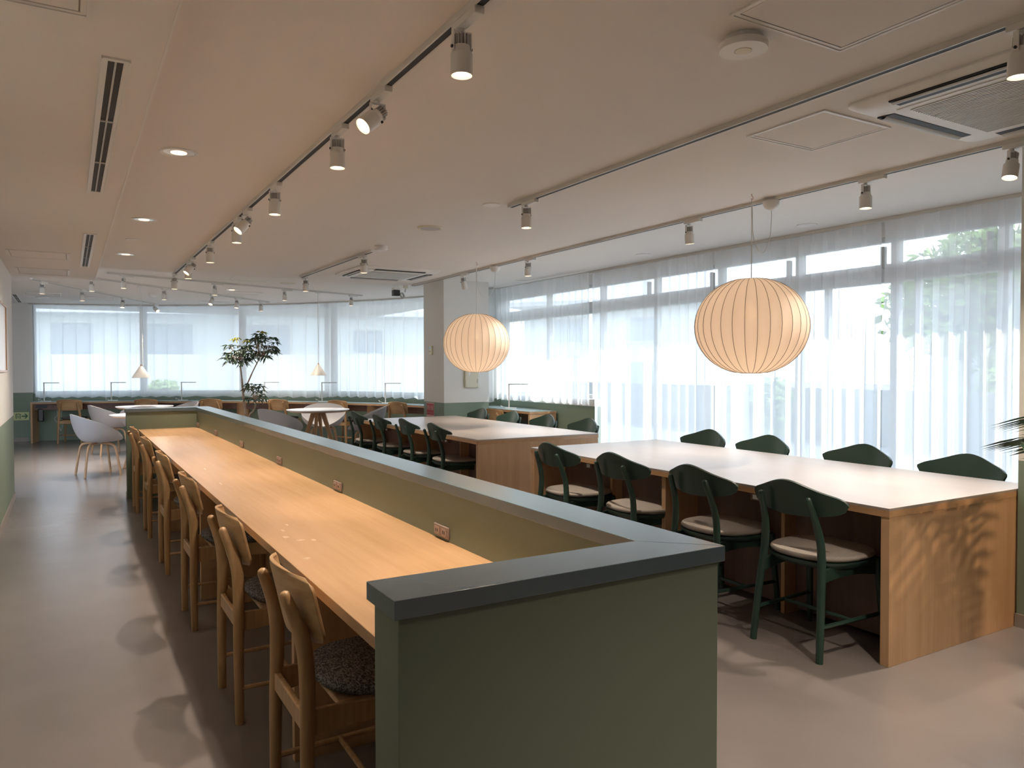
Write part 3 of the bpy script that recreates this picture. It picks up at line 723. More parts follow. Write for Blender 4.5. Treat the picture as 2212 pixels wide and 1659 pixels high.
# ---------------------------------------------------------------- globe pendant lamps
def globe(x, y, zc, R, Hh, cup_y, label):
    t = thing('globe_pendant', label, 'pendant lamp', (x, y, zc), 0, 'paper globe pendant lamps')
    n = 24; prof = []
    for i in range(n+1):
        a = -PI/2+PI*i/n; r = R*math.cos(a)**.93 if math.cos(a) > 1e-6 else 0; z = Hh*math.sin(a)
        if r < .065: continue
        prof.append((r, z))
    prof = [(.062, prof[0][1]-.002)]+prof+[(.062, prof[-1][1]+.002)]
    bm = nb(); seg = 30*4; rings = []
    for r, z in prof:
        row = []
        for k_ in range(seg):
            u = (k_ % 4)/4; sag = .010*math.sin(PI*u)*(r/R); rr = r-sag
            row.append(bm.verts.new((rr*math.cos(2*PI*k_/seg), rr*math.sin(2*PI*k_/seg), z)))
        rings.append(row)
    for a_, b_ in zip(rings, rings[1:]):
        for k_ in range(seg): bm.faces.new((a_[k_], a_[(k_+1) % seg], b_[(k_+1) % seg], b_[k_]))
    obj('lamp_shade', bm, MT['paper'], t)
    bm = nb()
    for k_ in range(30):
        a = 2*PI*k_/30; tube(bm, [((r+.0004)*math.cos(a), (r+.0004)*math.sin(a), z) for r, z in prof], .0016, 5, cap=False)
    obj('wire_ribs', bm, MT['rib'], t)
    b = lathe(nb(), [(.055, prof[0][1]-.004), (.066, prof[0][1]-.004), (.066, prof[0][1]+.004), (.055, prof[0][1]+.004), (.055, prof[0][1]-.004)], 32, closed=True); obj('rim_ring', b, MT['white_m'], t)
    zt = prof[-1][1]
    b = lathe(nb(), [(0, zt+.003), (.066, zt+.003), (.068, zt-.003), (0, zt-.003)], 32); obj('top_plate', b, MT['white_m'], t)
    top = ZN-zc
    # straight drop, hook, then slack loop up to the ceiling cup
    cup = Vector((3.96-x, cup_y-y, top-.065+.0))
    obj('cord', tube(nb(), [(0, 0, zt), (0, 0, top-.03)], .0028, 8), MT['white_m'], t)
    pts = [(0, 0, top-.032), (.006, .0, top-.12), (.012, .002, top-.24)]
    lo = min(zt+.08, top-.30)
    c = cup; pts += [(c.x*.25, c.y*.25, top-.335), (c.x*.6, c.y*.6, top-.36), (c.x*.92, c.y*.92, top-.26), (c.x*1.0, c.y*1.0, top-.14), (c.x, c.y, top-.07)]
    obj('cord', tube(nb(), smooth_path(pts, 8), .0028, 8), MT['white_m'], t)
    hk = [(0, 0, top), (0, 0, top-.012), (.010, 0, top-.018), (.013, 0, top-.028), (.004, 0, top-.038), (-.006, 0, top-.032)]
    obj('hook', tube(nb(), smooth_path(hk, 5), .002, 8), MT['copper'], t)
    prof2 = [(.0, -.062), (.012, -.060), (.028, -.054), (.044, -.042), (.052, -.026), (.055, -.004), (.055, 0), (0, 0)]
    obj('ceiling_cup', lathe(nb(), prof2, 28, c=(c.x, c.y, top-.020)), MT['white'], t)
    b = nb(); tube(b, [(0, 0, zt), (0, 0, zt-.16)], .018, 12); obj('socket', b, MT['white_m'], t)
    obj('bulb_glass', lathe(nb(), [(0, zt-.26), (.02, zt-.255), (.033, zt-.225), (.028, zt-.19), (.016, zt-.165), (0, zt-.16)], 20), MT['lens'], t)
    ld = bpy.data.lights.new('bulb', 'POINT'); ld.energy = 1.7; ld.color = (1, .70, .46); ld.shadow_soft_size = .06
    lo_ = bpy.data.objects.new('bulb', ld); C.objects.link(lo_); lo_.parent = t; lo_.location = (0, 0, -.06)
globe(3.755, 3.38, 1.616, .352, .305, 3.40, 'large paper globe lamp with dark ribs hanging over the front long table')
globe(3.667, 6.963, 1.609, .345, .308, 7.09, 'paper globe lamp hanging in front of the pillar over the rear long table')

# ---------------------------------------------------------------- cone pendants
def cone(x, y, z, cx, cy_, label, twin=None):
    t = thing('cone_pendant', label, 'pendant lamp', (x, y, z), 0, 'cone pendant lamps over the round tables')
    prof = [(.125, 0), (.127, .001), (.024, .165), (.010, .172), (.010, .168), (.021, .160), (.123, 0), (.125, 0)]
    obj('lamp_shade', lathe(nb(), prof, 40, closed=True), MT['cone'], t)
    obj('collar', tube(nb(), [(0, 0, .165), (0, 0, .195)], [.013, .008], 12), MT['copper'], t)
    obj('cord', tube(nb(), [(0, 0, .19), (0, 0, ZF-z-.03)], .0032, 8), MT['white_m'], t)
    obj('plug', box(nb(), -.035, -.018, ZF-z-.05, .035, .018, ZF-z-.020), MT['white_m'], t, bevel=.002)
    if twin: obj('cord', tube(nb(), [(.025, 0, .17), (twin[0]-x, twin[1]-y, ZF-z-.02)], .0028, 8), MT['white_m'], t)
    obj('bulb_glass', lathe(nb(), [(0, .03), (.02, .035), (.03, .06), (.016, .10), (0, .12)], 16), MT['white'], t)
cone(.91, 12.10, 1.215, 0, 0, 'grey-white cone pendant hanging by the partition end over the round tables', (1.02, 13.3))
cone(3.36, 11.66, 1.235, 0, 0, 'grey-white cone pendant hanging over the round table with grey shell chairs near the pillar')

# ---------------------------------------------------------------- ceiling fittings
def disc(x, y, z, r, h, label, cat='ceiling speaker', m='white', inner=None, grp=None, name='ceiling_speaker'):
    t = thing(name, label, cat, (x, y, z), 0, grp)
    obj('rim', lathe(nb(), [(0, 0), (r, 0), (r, -h*.4), (r*.92, -h), (r*.80, -h), (r*.78, -h*.8), (0, -h*.8)], 40), MT[m], t)
    if inner: obj(inner[0], lathe(nb(), [(0, -h*.82), (r*inner[2], -h*.82), (r*inner[2], -h*.95), (0, -h*.95)], 32), MT[inner[1]], t)
    return t
disc(2.461, 5.448, ZN, .10, .012, 'flat round ceiling speaker in the middle of the room', m='cream', inner=('grille', 'sink', .76))
disc(2.717, 10.914, ZF, .11, .014, 'flat round ceiling speaker behind the short track', m='cream', inner=('grille', 'sink', .76))
disc(-.36, 15.09, ZF, .10, .014, 'flat round ceiling speaker near the far left corner')
t = thing('smoke_sensor', 'thick white round sensor with a beige centre on the ceiling', 'smoke detector', (1.955, 1.80, ZN), 0)
obj('base', lathe(nb(), [(0, 0), (.060, 0), (.060, -.018), (0, -.018)], 40), MT['white_m'], t)
obj('housing', lathe(nb(), [(0, -.018), (.070, -.018), (.079, -.022), (.081, -.026), (.081, -.040), (.078, -.044), (.030, -.045), (.029, -.042), (0, -.042)], 48), MT['white'], t)
obj('window_lens', lathe(nb(), [(0, -.042), (.028, -.042), (.026, -.046), (0, -.047)], 32), MT['cream'], t)
t = thing('smoke_sensor', 'white drum-shaped detector beside the end of the short track', 'smoke detector', (2.45, 6.50, ZN), 0)
obj('housing', lathe(nb(), [(0, 0), (.060, 0), (.060, -.030), (.048, -.042), (0, -.044)], 36), MT['white'], t)
t = thing('smoke_sensor', 'small white detector between the far slanting tracks', 'smoke detector', (1.20, 13.56, ZF), 0)
obj('housing', lathe(nb(), [(0, 0), (.062, 0), (.062, -.030), (.045, -.05), (0, -.052)], 36), MT['white'], t)
t = thing('blanking_plate', 'thin white round plate at the end of the middle track', 'ceiling plate', (2.475, 4.475, ZN), 0)
obj('plate', lathe(nb(), [(0, 0), (.062, 0), (.060, -.008), (0, -.009)], 36), MT['white'], t)

def downlight(x, y, z, r, label, lit=True, energy=8):
    t = thing('downlight', label, 'downlight', (x, y, z), 0, 'round recessed downlights')
    obj('trim_ring', lathe(nb(), [(r*.80, 0), (r, 0), (r, -.004), (r*.97, -.007), (r*.80, -.003), (r*.80, 0)], 40, closed=True), MT['white'], t)
    obj('reflector', lathe(nb(), [(0, -.0005), (r*.81, -.0005), (r*.81, -.0025), (0, -.0025)], 40), MT['chrome' if lit else 'white'], t)
    if lit:
        obj('bulb_glass', lathe(nb(), [(0, -.0025), (r*.42, -.0025), (r*.42, -.004), (0, -.004)], 32), MT['lens'], t)
        ld = bpy.data.lights.new('bulb', 'SPOT'); ld.energy = energy; ld.color = WARM; ld.spot_size = math.radians(110); ld.spot_blend = 1; ld.shadow_soft_size = .04
        lo = bpy.data.objects.new('bulb', ld); C.objects.link(lo); lo.parent = t; lo.location = (0, 0, -.02)
downlight(.501, 4.20, ZN, .092, 'large lit round downlight by the lowered ceiling edge, nearest one')
downlight(.499, 6.216, ZN, .088, 'lit round downlight by the lowered ceiling edge, second one')
downlight(.492, 7.221, ZN, .058, 'small unlit white disc between the lit downlights', False)
downlight(.496, 8.19, ZN, .088, 'lit round downlight by the lowered ceiling edge, farthest of its row')
downlight(2.194, 12.24, ZF, .10, 'bright round downlight on the far ceiling between the slanting tracks')
downlight(5.418, 4.276, ZF, .085, 'round downlight between track and curtain behind the large globe lamp', False)
downlight(5.32, 6.27, ZF, .085, 'round downlight close to the curtain between the two globe lamps', False)
downlight(5.45, 9.0, ZF, .085, 'round downlight close to the short curtain by the pillar', False)
downlight(3.437, 14.33, ZF, .09, 'faint round downlight close to the far curved curtain', False)
downlight(1.70, 15.35, ZF, .09, 'faint round downlight near the far curtain, above the cone pendant', False)

def access_panel(x0, ya, x1, yb, z, label, w=.022):
    t = thing('access_panel', label, 'ceiling hatch', ((x0+x1)/2, (ya+yb)/2, z), 0, 'ceiling access hatches')
    X, Y = abs(x1-x0)/2, abs(yb-ya)/2; b = nb()
    for (a0, b0, a1, b1) in ((-X, -Y, X, -Y+w), (-X, Y-w, X, Y), (-X, -Y+w, -X+w, Y-w), (X-w, -Y+w, X, Y-w)):
        box(b, a0, b0, -.004, a1, b1, 0)
    w2 = w*.35
    for (a0, b0, a1, b1) in ((-X, -Y, X, -Y+w2), (-X, Y-w2, X, Y), (-X, -Y+w2, -X+w2, Y-w2), (X-w2, -Y+w2, X, Y-w2)): box(b, a0, b0, -.007, a1, b1, -.004)
    obj('frame', b, MT['white_m'], t)
    obj('shadow_gap', box(nb(), -X+w, -Y+w, -.0012, X-w, Y-w, 0), MT['rib'], t)
    obj('hatch_board', box(nb(), -X+w+.004, -Y+w+.004, -.003, X-w-.004, Y-w-.004, 0), MT['ceiling'], t)
access_panel(2.795, 2.12, 3.262, 2.55, ZN, 'square ceiling hatch between the front air conditioner and the window-side track')
access_panel(1.79, 1.27, 2.325, 1.705, ZN, 'square ceiling hatch cut by the picture top, next to the round sensor')
access_panel(-.40, 1.9, .062, 2.365, ZS, 'square hatch in the lowered ceiling at the picture corner')
access_panel(-.425, 7.28, .025, 7.72, ZS, 'square hatch in the lowered ceiling, first of the row beside the wall end')
access_panel(-.425, 8.52, .03, 9.05, ZS, 'square hatch in the lowered ceiling, last before its far edge')
access_panel(-.60, 14.2, -.08, 14.75, ZF, 'square hatch on the far ceiling beyond the wall end')
access_panel(.20, 14.6, .72, 15.1, ZF, 'square hatch on the far ceiling above the window desk')
access_panel(1.90, 10.3, 2.42, 10.88, ZF, 'square hatch on the far ceiling right behind the bar track end')
access_panel(2.19, 12.42, 2.71, 12.9, ZF, 'square hatch on the far ceiling between middle slanting track and plant')
access_panel(2.08, 14.55, 2.59, 15.1, ZF, 'square hatch on the far ceiling closest to the curved curtain')

def slot_vent(x0, ya, x1, yb, z, label, nbar=3):
    t = thing('slot_vent', label, 'air vent', ((x0+x1)/2, (ya+yb)/2, z), 0, 'long slot vents in the ceiling')
    X, Y = (x1-x0)/2, (yb-ya)/2; b = nb(); w = X*.40
    box(b, -X, -Y, -.006, -X+w, Y, 0); box(b, X-w, -Y, -.006, X, Y, 0); box(b, -X+w, -Y, -.006, X-w, -Y+.02, 0); box(b, -X+w, Y-.02, -.006, X-w, Y, 0)
    box(b, -X-.004, -Y-.004, -.010, -X, Y+.004, 0); box(b, X, -Y-.004, -.010, X+.004, Y+.004, 0)
    obj('frame', b, MT['white_m'], t)
    obj('dark_opening', box(nb(), -X+w, -Y+.02, -.001, X-w, Y-.02, 0), MT['dark'], t)
    b = nb(); box(b, -.003, -Y+.02, -.005, .003, Y-.02, -.001)
    for k_ in range(1, nbar): yy = -Y+2*Y*k_/nbar; box(b, -X+w, yy-.006, -.006, X-w, yy+.006, -.0015)
    obj('divider', b, MT['sink'], t)
slot_vent(.104, 2.64, .177, 4.68, ZS, 'long white slot vent with black gaps in the lowered ceiling, nearest one')
slot_vent(.112, 6.15, .185, 8.15, ZS, 'long white slot vent in the lowered ceiling, farther one')
slot_vent(-.78, 14.65, -.70, 16.5, ZF, 'slot vent on the far ceiling just past the wall end')

def air_con(x, y, z, S, label):
    t = thing('ceiling_air_conditioner', label, 'air conditioner', (x, y, z), 0, 'ceiling cassette air conditioners')
    h = S/2
    bm = nb(); prof = [(h, 0), (h, -.010), (h-.03, -.028), (h-.12, -.034)]
    rings = []
    for r, zz in prof:
        row = []
        for k_ in range(4):
            cx_, cy2 = ((1, 1), (-1, 1), (-1, -1), (1, -1))[k_]; rr = .05
            for j in range(5):
                a = k_*PI/2+j*PI/8; row.append(bm.verts.new((cx_*(r-rr)+rr*math.cos(a), cy2*(r-rr)+rr*math.sin(a), zz)))
        rings.append(row)
    for a_, b_ in zip(rings, rings[1:]):
        for k_ in range(20): bm.faces.new((a_[k_], a_[(k_+1) % 20], b_[(k_+1) % 20], b_[k_]))
    bm.faces.new(rings[-1]); obj('panel', bm, MT['white'], t, bevel=.002)
    for k_ in range(4):
        m4 = Matrix.Rotation(k_*PI/2, 4, 'Z')
        obj('outlet_slot', box(nb(), -h*.62, -h+.035, -.0355, h*.62, -h+.115, -.028, m4), MT['dark'], t, bevel=.012)
        def vane(u, v): return m4 @ Vector((u*h*.60, -h+.042+.034*v, -.040-.006*math.sin(PI*v)+.004*v))
        obj('louvre', sheet(nb(), vane, 6, 5, .002), MT['sink'], t)
    g_ = h-.165
    obj('grille_frame', box(nb(), -g_-.02, -g_-.02, -.038, g_+.02, g_+.02, -.030), MT['white'], t, bevel=.004)
    obj('grille_opening', box(nb(), -g_+.02, -g_+.02, -.0388, g_-.02, g_-.02, -.037), MT['rib'], t)
    b = nb(); n = 34
    for k_ in range(n):
        xx = -g_+.022+(2*g_-.044)*k_/(n-1); box(b, xx-.0035, -g_+.02, -.0425, xx+.0035, g_-.02, -.0385)
    obj('grille', b, MT['white_m'], t)
air_con(3.30, 1.58, ZN, .95, 'white ceiling cassette air conditioner at the right edge near the wall corner')
air_con(3.19, 8.27, ZN, .95, 'white ceiling cassette air conditioner far back by the short track')

# ---------------------------------------------------------------- desks along the windows
dk = [p for p in offset(FP, -.03)]
da, db = nearest(FP, -.56, 16.5), nearest(FP, 5.38, 10.9)
t = thing('window_desk', 'long narrow oak desk following the curved window, holding slim lamps', 'desk', (0, 0, 0))
seg_p = dk[da+2:db:6]
inner = offset(seg_p, -.36)
def strip2(P, Q, z0, z1):
    bm = nb(); rows = [[bm.verts.new((p.x, p.y, z0)), bm.verts.new((p.x, p.y, z1)), bm.verts.new((q.x, q.y, z1)), bm.verts.new((q.x, q.y, z0))] for p, q in zip(P, Q)]
    for a_, b_ in zip(rows, rows[1:]):
        for k_ in range(4): bm.faces.new((a_[k_], a_[(k_+1) % 4], b_[(k_+1) % 4], b_[k_]))
    bm.faces.new(rows[0]); bm.faces.new(rows[-1][::-1]); return bm
HD = .745
obj('desktop', strip2(seg_p, inner, HD-.008, HD), MT['desk_top'], t)
obj('top_edge', strip2(seg_p, inner, HD-.035, HD-.008), MT['oak_x'], t)
obj('apron', strip2(offset(seg_p, -.22), offset(seg_p, -.24), HD-.15, HD-.035), MT['brown_in'], t)
def radial(i, name, m, d0, d1, z0, z1, w_=.03):
    p, q = dk[i], dk[min(i+3, len(dk)-1)]; a = math.atan2(q.y-p.y, q.x-p.x)
    b = box(nb(), -w_/2, -d1, z0, w_/2, -d0, z1); return obj(name, b, m, t, loc=(p.x, p.y, 0), rot=(0, 0, a))
radial(da+3, 'end_panel', MT['oak_z'], .0, .36, 0, HD-.035)
for px in ((2.95, 14.85), (4.75, 12.6)):
    i = nearest(FP, *px); p, q = dk[i], dk[i+3]; a = math.atan2(q.y-p.y, q.x-p.x)
    bm = nb(); lathe(bm, [(.12, 0), (.12, HD-.035)], 24, c=(0, -.17, 0)); obj('leg', bm, MT['oak_z'], t, loc=(p.x, p.y, 0), rot=(0, 0, a))
for px in ((-.3, 16.5), (1.96, 15.55), (2.9, 14.9), (4.7, 12.7)):
    i = nearest(FP, *px); s_ = radial(i, 'outlet_box', MT['black'], .20, .24, HD-.12, HD-.06, .3)

t = thing('window_desk', 'short oak desk with a full end panel right of the pillar', 'desk', (0, 0, 0), 0)
obj('desktop', box(nb(), 5.18, 8.36, .772, 5.60, 9.95, .780), MT['desk_top'], t)
obj('top_edge', box(nb(), 5.18, 8.36, .745, 5.60, 9.95, .772), MT['oak_y'], t)
obj('end_panel', box(nb(), 5.185, 8.364, 0, 5.598, 8.40, .745), MT['oak_z'], t)
obj('apron', box(nb(), 5.40, 8.4, .63, 5.42, 9.95, .745), MT['brown_in'], t)

def desk_lamp(x, y, z, rz, label):
    t = thing('desk_lamp', label, 'desk lamp', (x, y, z), rz, 'slim white desk lamps')
    obj('base', box(nb(), -.055, -.045, 0, .105, .045, .010), MT['white'], t, bevel=.003)
    obj('pole', box(nb(), -.009, -.006, .01, .009, .006, .34), MT['white_m'], t, bevel=.002)
    obj('lamp_arm', box(nb(), -.012, -.014, .335, .27, .014, .348), MT['sink'], t, bevel=.003)
    obj('cable', tube(nb(), smooth_path([(-.05, .03, .004), (-.10, .06, .03), (-.12, .02, .045), (-.09, .0, .012)], 5), .003, 6), MT['white'], t)
for px, k_, lb in ((98, 0, 'slim white desk lamp at the corner end of the curved desk'), (246, 0, 'slim white desk lamp behind the near cone pendant'), (399, 0, 'slim white desk lamp between the cone pendant and the leafy plant'),
                   (579, 0, 'slim white desk lamp with its arm showing among the plant leaves'), (705, 0, 'slim white desk lamp behind the round table with shell chairs'), (843, 0, 'slim white desk lamp on the curved desk beside the pillar')):
    d = fw+rt*((px-1106)/F); best = min(range(da+4, len(dk)), key=lambda i: abs(dk[i].x*d.y-dk[i].y*d.x)); p = offset(dk, -.12)[best]
    desk_lamp(p.x, p.y, HD, -.50, lb)
desk_lamp(5.33, 9.15, .780, -.55, 'slim white desk lamp on the short desk right of the pillar')

GD = 'wooden chairs at the curved window desk'
def desk_chair(px, dist, label, turn=0):
    d = fw+rt*((px-1106)/F); best = min(range(len(dk)), key=lambda i: abs(dk[i].x*d.y-dk[i].y*d.x))
    i = best; tt = (dk[min(i+3, len(dk)-1)]-dk[max(i-3, 0)]).normalized(); n = Vector((-tt.y, tt.x, 0))
    d2 = Vector((d.x, d.y, 0)).normalized(); P0 = dk[i]-d2*dist
    a = math.atan2(n.y, n.x)+turn
    return dup(wc, (P0.x, P0.y, 0), a, label, GD)
desk_chair(150, .62, 'oak chair at the curved desk, standing free at its corner end', -.05)
desk_chair(313, .62, 'oak chair at the curved desk below the near cone pendant')
desk_chair(455, .62, 'oak chair at the curved desk beside the leafy plant, partition side')
desk_chair(600, .62, 'oak chair at the curved desk beside the leafy plant, pillar side')
desk_chair(727, .62, 'oak chair at the curved desk behind the round table')
desk_chair(857, .62, 'oak chair at the curved desk close to the pillar')
dup(wc, (4.98, 8.98, 0), .15, 'oak chair at the short desk right of the pillar', 'wooden chair at the short desk')

# ---------------------------------------------------------------- round tables and shell chairs
def round_table(x, y, r, label):
    t = thing('round_table', label, 'table', (x, y, 0), 0, 'round white-topped tables')
    obj('tabletop', lathe(nb(), [(0, .715), (r-.02, .715), (r-.002, .727), (r, .731), (r, .735), (0, .735)], 56), MT['laminate'], t)
    obj('top_edge', lathe(nb(), [(0, .700), (r-.05, .700), (r-.02, .715), (0, .715)], 56), MT['oak_x'], t)
    for k_ in range(4):
        a = PI/4+k_*PI/2+.25; m4 = Matrix.Rotation(a, 4, 'Z')
        bm = nb(); pts = [((.03, -.022, .70), (.10, .022, .70)), ((.27, -.015, 0), (.315, .015, 0))]
        (a0, a1), (b0, b1) = pts
        lo = [(b0[0], b0[1], 0), (b1[0], b0[1], 0), (b1[0], b1[1], 0), (b0[0], b1[1], 0)]; hi = [(a0[0], a0[1], .70), (a1[0], a0[1], .70), (a1[0], a1[1], .70), (a0[0], a1[1], .70)]
        L = [bm.verts.new(m4 @ Vector(p)) for p in lo]; H_ = [bm.verts.new(m4 @ Vector(p)) for p in hi]
        bm.faces.new(L[::-1]); bm.faces.new(H_)
        for i in range(4): bm.faces.new((L[i], L[(i+1) % 4], H_[(i+1) % 4], H_[i]))
        obj('leg', bm, MT['oak_z'], t, bevel=.004)
round_table(3.22, 11.20, .46, 'round white table with splayed oak legs next to the plant and shell chairs')
round_table(1.075, 13.66, .43, 'round white table farthest back, between shell chairs by the window desk')
round_table(.90, 11.28, .44, 'round white table mostly hidden behind the partition end')

def shell_chair(label):
    t = thing('shell_chair', label, 'chair', (0, 0, 0), 0, 'grey shell chairs at the round tables')
    def sh(u, v):
        a = u*PI                                   # 0 = front (+X), PI = back
        c = math.cos(a); f_ = (1-c)/2              # 0 front, 1 back
        H = .455+.345*max(0, f_)**.85+.02*math.sin(a)**2
        Rr = .245+.020*f_+.055*math.sin(a)**2
        k_ = max(0, (v-.40)/.60)
        z = .432+.008*math.cos(v*PI)+(H-.44)*(k_**1.55)
        r = Rr*(1-(1-v)**1.75)*(1+.05*k_*f_)
        return (.02+r*c*1.02-.03*k_*f_, r*math.sin(a)*1.06, z)
    bm = sheet(nb(), sh, 48, 18, .008, wrap=True)
    obj('shell', bm, MT['shell'], t)
    for sx_ in (-1, 1):
        for s in (-1, 1):
            pts = [(.01, s*.02, .405), (sx_*.10, s*.12, .402), (sx_*.145, s*.165, .375), (sx_*.165, s*.185, .30), (sx_*.205, s*.225, 0)]
            obj('leg', tube(nb(), smooth_path(pts, 6), [.015]*12+[.014]*13, 10), MT['oak_z'], t)
    obj('seat_mount', lathe(nb(), [(0, .40), (.07, .40), (.07, .425), (0, .425)], 20), MT['sink'], t)
    return t
s0 = shell_chair('grey shell chair standing in the aisle left of the partition end, all legs in view')
s0.location = (.315, 10.92, 0); s0.rotation_euler = (0, 0, .22)
for x, y, a, lb in ((.56, 13.48, .25, 'grey shell chair behind the aisle one, facing the farthest round table'), (1.02, 12.95, 1.45, 'grey shell chair whose rounded back just tops the partition end'),
                    (1.62, 13.95, 3.4, 'grey shell chair on the window side of the farthest round table'), (2.62, 10.98, .35, 'grey shell chair beside the plant, back turned to the bar partition'),
                    (3.52, 11.95, -1.9, 'grey shell chair across the round table, its round front seen behind the white top'), (3.86, 10.88, 2.75, 'grey shell chair between the round table and the rear long table')):
    dup(s0, (x, y, 0), a, lb)

# ---------------------------------------------------------------- potted plant with palmate leaves
def leaf_cluster(bm, c, n, L, tilt=.25, rnd=random):
    """umbrella of narrow leaflets"""
    a0 = rnd.random()*6
    for k_ in range(n):
        a = a0+2*PI*k_/n+rnd.uniform(-.15, .15); l = L*rnd.uniform(.75, 1.1); dz = -rnd.uniform(.0, .85)*l
        d = Vector((math.cos(a), math.sin(a), 0)); s = Vector((-d.y, d.x, 0)); wd = l*.13
        p = Vector(c); q = [p+d*l*.10, p+d*l*.42+s*wd+Vector((0, 0, dz*.20+.012)), p+d*l*.42-s*wd+Vector((0, 0, dz*.20+.012)),
                            p+d*l*.72+s*wd*.8+Vector((0, 0, dz*.55)), p+d*l*.72-s*wd*.8+Vector((0, 0, dz*.55)), p+d*l+Vector((0, 0, dz)), p+d*l*.42+Vector((0, 0, dz*.2)), p+d*l*.72+Vector((0, 0, dz*.55-.006))]
        v = [bm.verts.new(x) for x in q]
        for f in ((0, 1, 6), (0, 6, 2), (1, 3, 7, 6), (6, 7, 4, 2), (3, 5, 7), (7, 5, 4)): bm.faces.new([v[i] for i in f])
DP = 10.6
def at(px, py, dep, dz=0):
    d = fw+rt*((px-1106)/F)-up*((py-829.5)/F); return Vector((0, 0, 1.356))+d*dep
base = at(531, 905, 10.6); bx, by = base.x, base.y
t = thing('potted_plant', 'tall slender indoor tree with umbrella leaf clusters behind the bar partition', 'plant', (bx, by, 0))
L0 = Vector((bx, by, 0))
def loc_(px, py, dd=0): return at(px, py, 10.6+dd)-L0
obj('pot', lathe(nb(), [(0, 0), (.13, 0), (.16, .30), (.165, .31), (.155, .31), (.15, .27), (0, .27)], 32), MT['pot'], t)
obj('soil', lathe(nb(), [(0, .27), (.149, .27), (.14, .28), (0, .285)], 24), MT['soil'], t)
forkp = loc_(525, 850)
tr1 = [(0, 0, .27), loc_(531, 905), forkp, loc_(522, 815), loc_(517, 775)]
obj('trunk', tube(nb(), smooth_path(tr1, 6), [.019]*6+[.018]*6+[.014]*6+[.010]*7, 10), MT['bark'], t)
br = [forkp, loc_(532, 835, .05), loc_(545, 805, .1), loc_(562, 771, .1)]
obj('branch', tube(nb(), smooth_path(br, 6), [.012]*6+[.010]*6+[.008]*7, 8), MT['bark'], t)
br2 = [(.02, 0, .27), loc_(537, 903, -.05), loc_(547, 888, -.1), loc_(552, 873, -.1), loc_(549, 855, -.1)]
obj('branch', tube(nb(), smooth_path(br2, 6), [.011]*25, 8), MT['bark'], t)
rnd = random.Random(5)
def crown(cx, cy2, rx, ry, n, dd, m, L, tips):
    bm = nb(); st = nb()
    root = loc_(*tips, dd)
    for k_ in range(n):
        a = rnd.random()*2*PI; r = math.sqrt(rnd.random()); px, py = cx+rx*r*math.cos(a), cy2+ry*r*math.sin(a)
        p = loc_(px, py, dd+rnd.uniform(-.28, .28)); leaf_cluster(bm, p, rnd.randint(5, 8), L*rnd.uniform(.8, 1.1), rnd=rnd)
        tube(st, [root, (root+p)*.5+Vector((0, 0, .02)), p], [.004, .0025, .0018], 5)
    c_ = obj('foliage', bm, m, t, smooth=False); obj('twigs', st, MT['bark'], c_)
crown(512, 763, 32, 27, 36, 0, MT['leaf'], .115, (518, 778))
crown(566, 747, 34, 27, 40, .1, MT['leaf'], .125, (562, 772))
crown(549, 848, 21, 24, 20, -.1, MT['leaf'], .11, (550, 862))
bm = nb()
for px, py in ((507, 733), (511, 730), (563, 716), (568, 718), (532, 736)): leaf_cluster(bm, loc_(px, py), 8, .085, rnd=rnd)
obj('young_leaves', bm, MT['leaf_young'], t, smooth=False)

# broad plant standing out of frame at the wall; only its leaf tips reach in
t = thing('potted_plant', 'indoor palm at the picture edge by the wall, only its leaf tips visible', 'plant', (3.87, 1.26, 0))
obj('pot', lathe(nb(), [(0, 0), (.15, 0), (.19, .36), (.20, .37), (.185, .37), (.18, .33), (0, .33)], 32), MT['pot'], t)
obj('soil', lathe(nb(), [(0, .33), (.179, .33), (.16, .34), (0, .345)], 24), MT['soil'], t)
bm = nb(); fb = nb(); rnd = random.Random(11)
fr = [(-.74, .20, .96, 1.14), (-.64, .30, .86, 1.05), (-.55, .10, .95, 1.3), (-.35, .35, .80, 1.15), (.05, .15, .98, 1.3), (-.1, -.4, .8, 1.25), (-.5, -.35, .75, 1.1), (-.1, .42, .66, 1.0), (-.2, .1, 1.2, 1.5)]
for (dx, dy, zt_, pk) in fr:
    tip = Vector((dx, dy, zt_+.22)); P = smooth_path([(0, 0, .34), (dx*.18, dy*.18, .34+(pk-.34)*.55), (dx*.55, dy*.55, pk), (dx*.95, dy*.95, zt_+.22)], 8)
    tube(bm, P, [.008-.006*i/(len(P)-1) for i in range(len(P))], 6)
    dirv = Vector((dx, dy, 0)).normalized(); side = Vector((-dirv.y, dirv.x, 0))
    for i in range(8, len(P)):
        for s in (-1, 1):
            l = .22*math.sin(PI*(i-6)/(len(P)-3))+.05; p = P[i]; d = (side*s+dirv*.75+Vector((0, 0, -.45))).normalized(); wd = .022
            u_ = dirv*wd; q = [p, p+d*l*.4+u_, p+d*l*.4-u_, p+d*l]
            v = [fb.verts.new(x) for x in q]; fb.faces.new((v[0], v[1], v[3], v[2]))
st = obj('stems', bm, MT['leaf'], t); obj('foliage', fb, MT['leaf'], t, smooth=False)

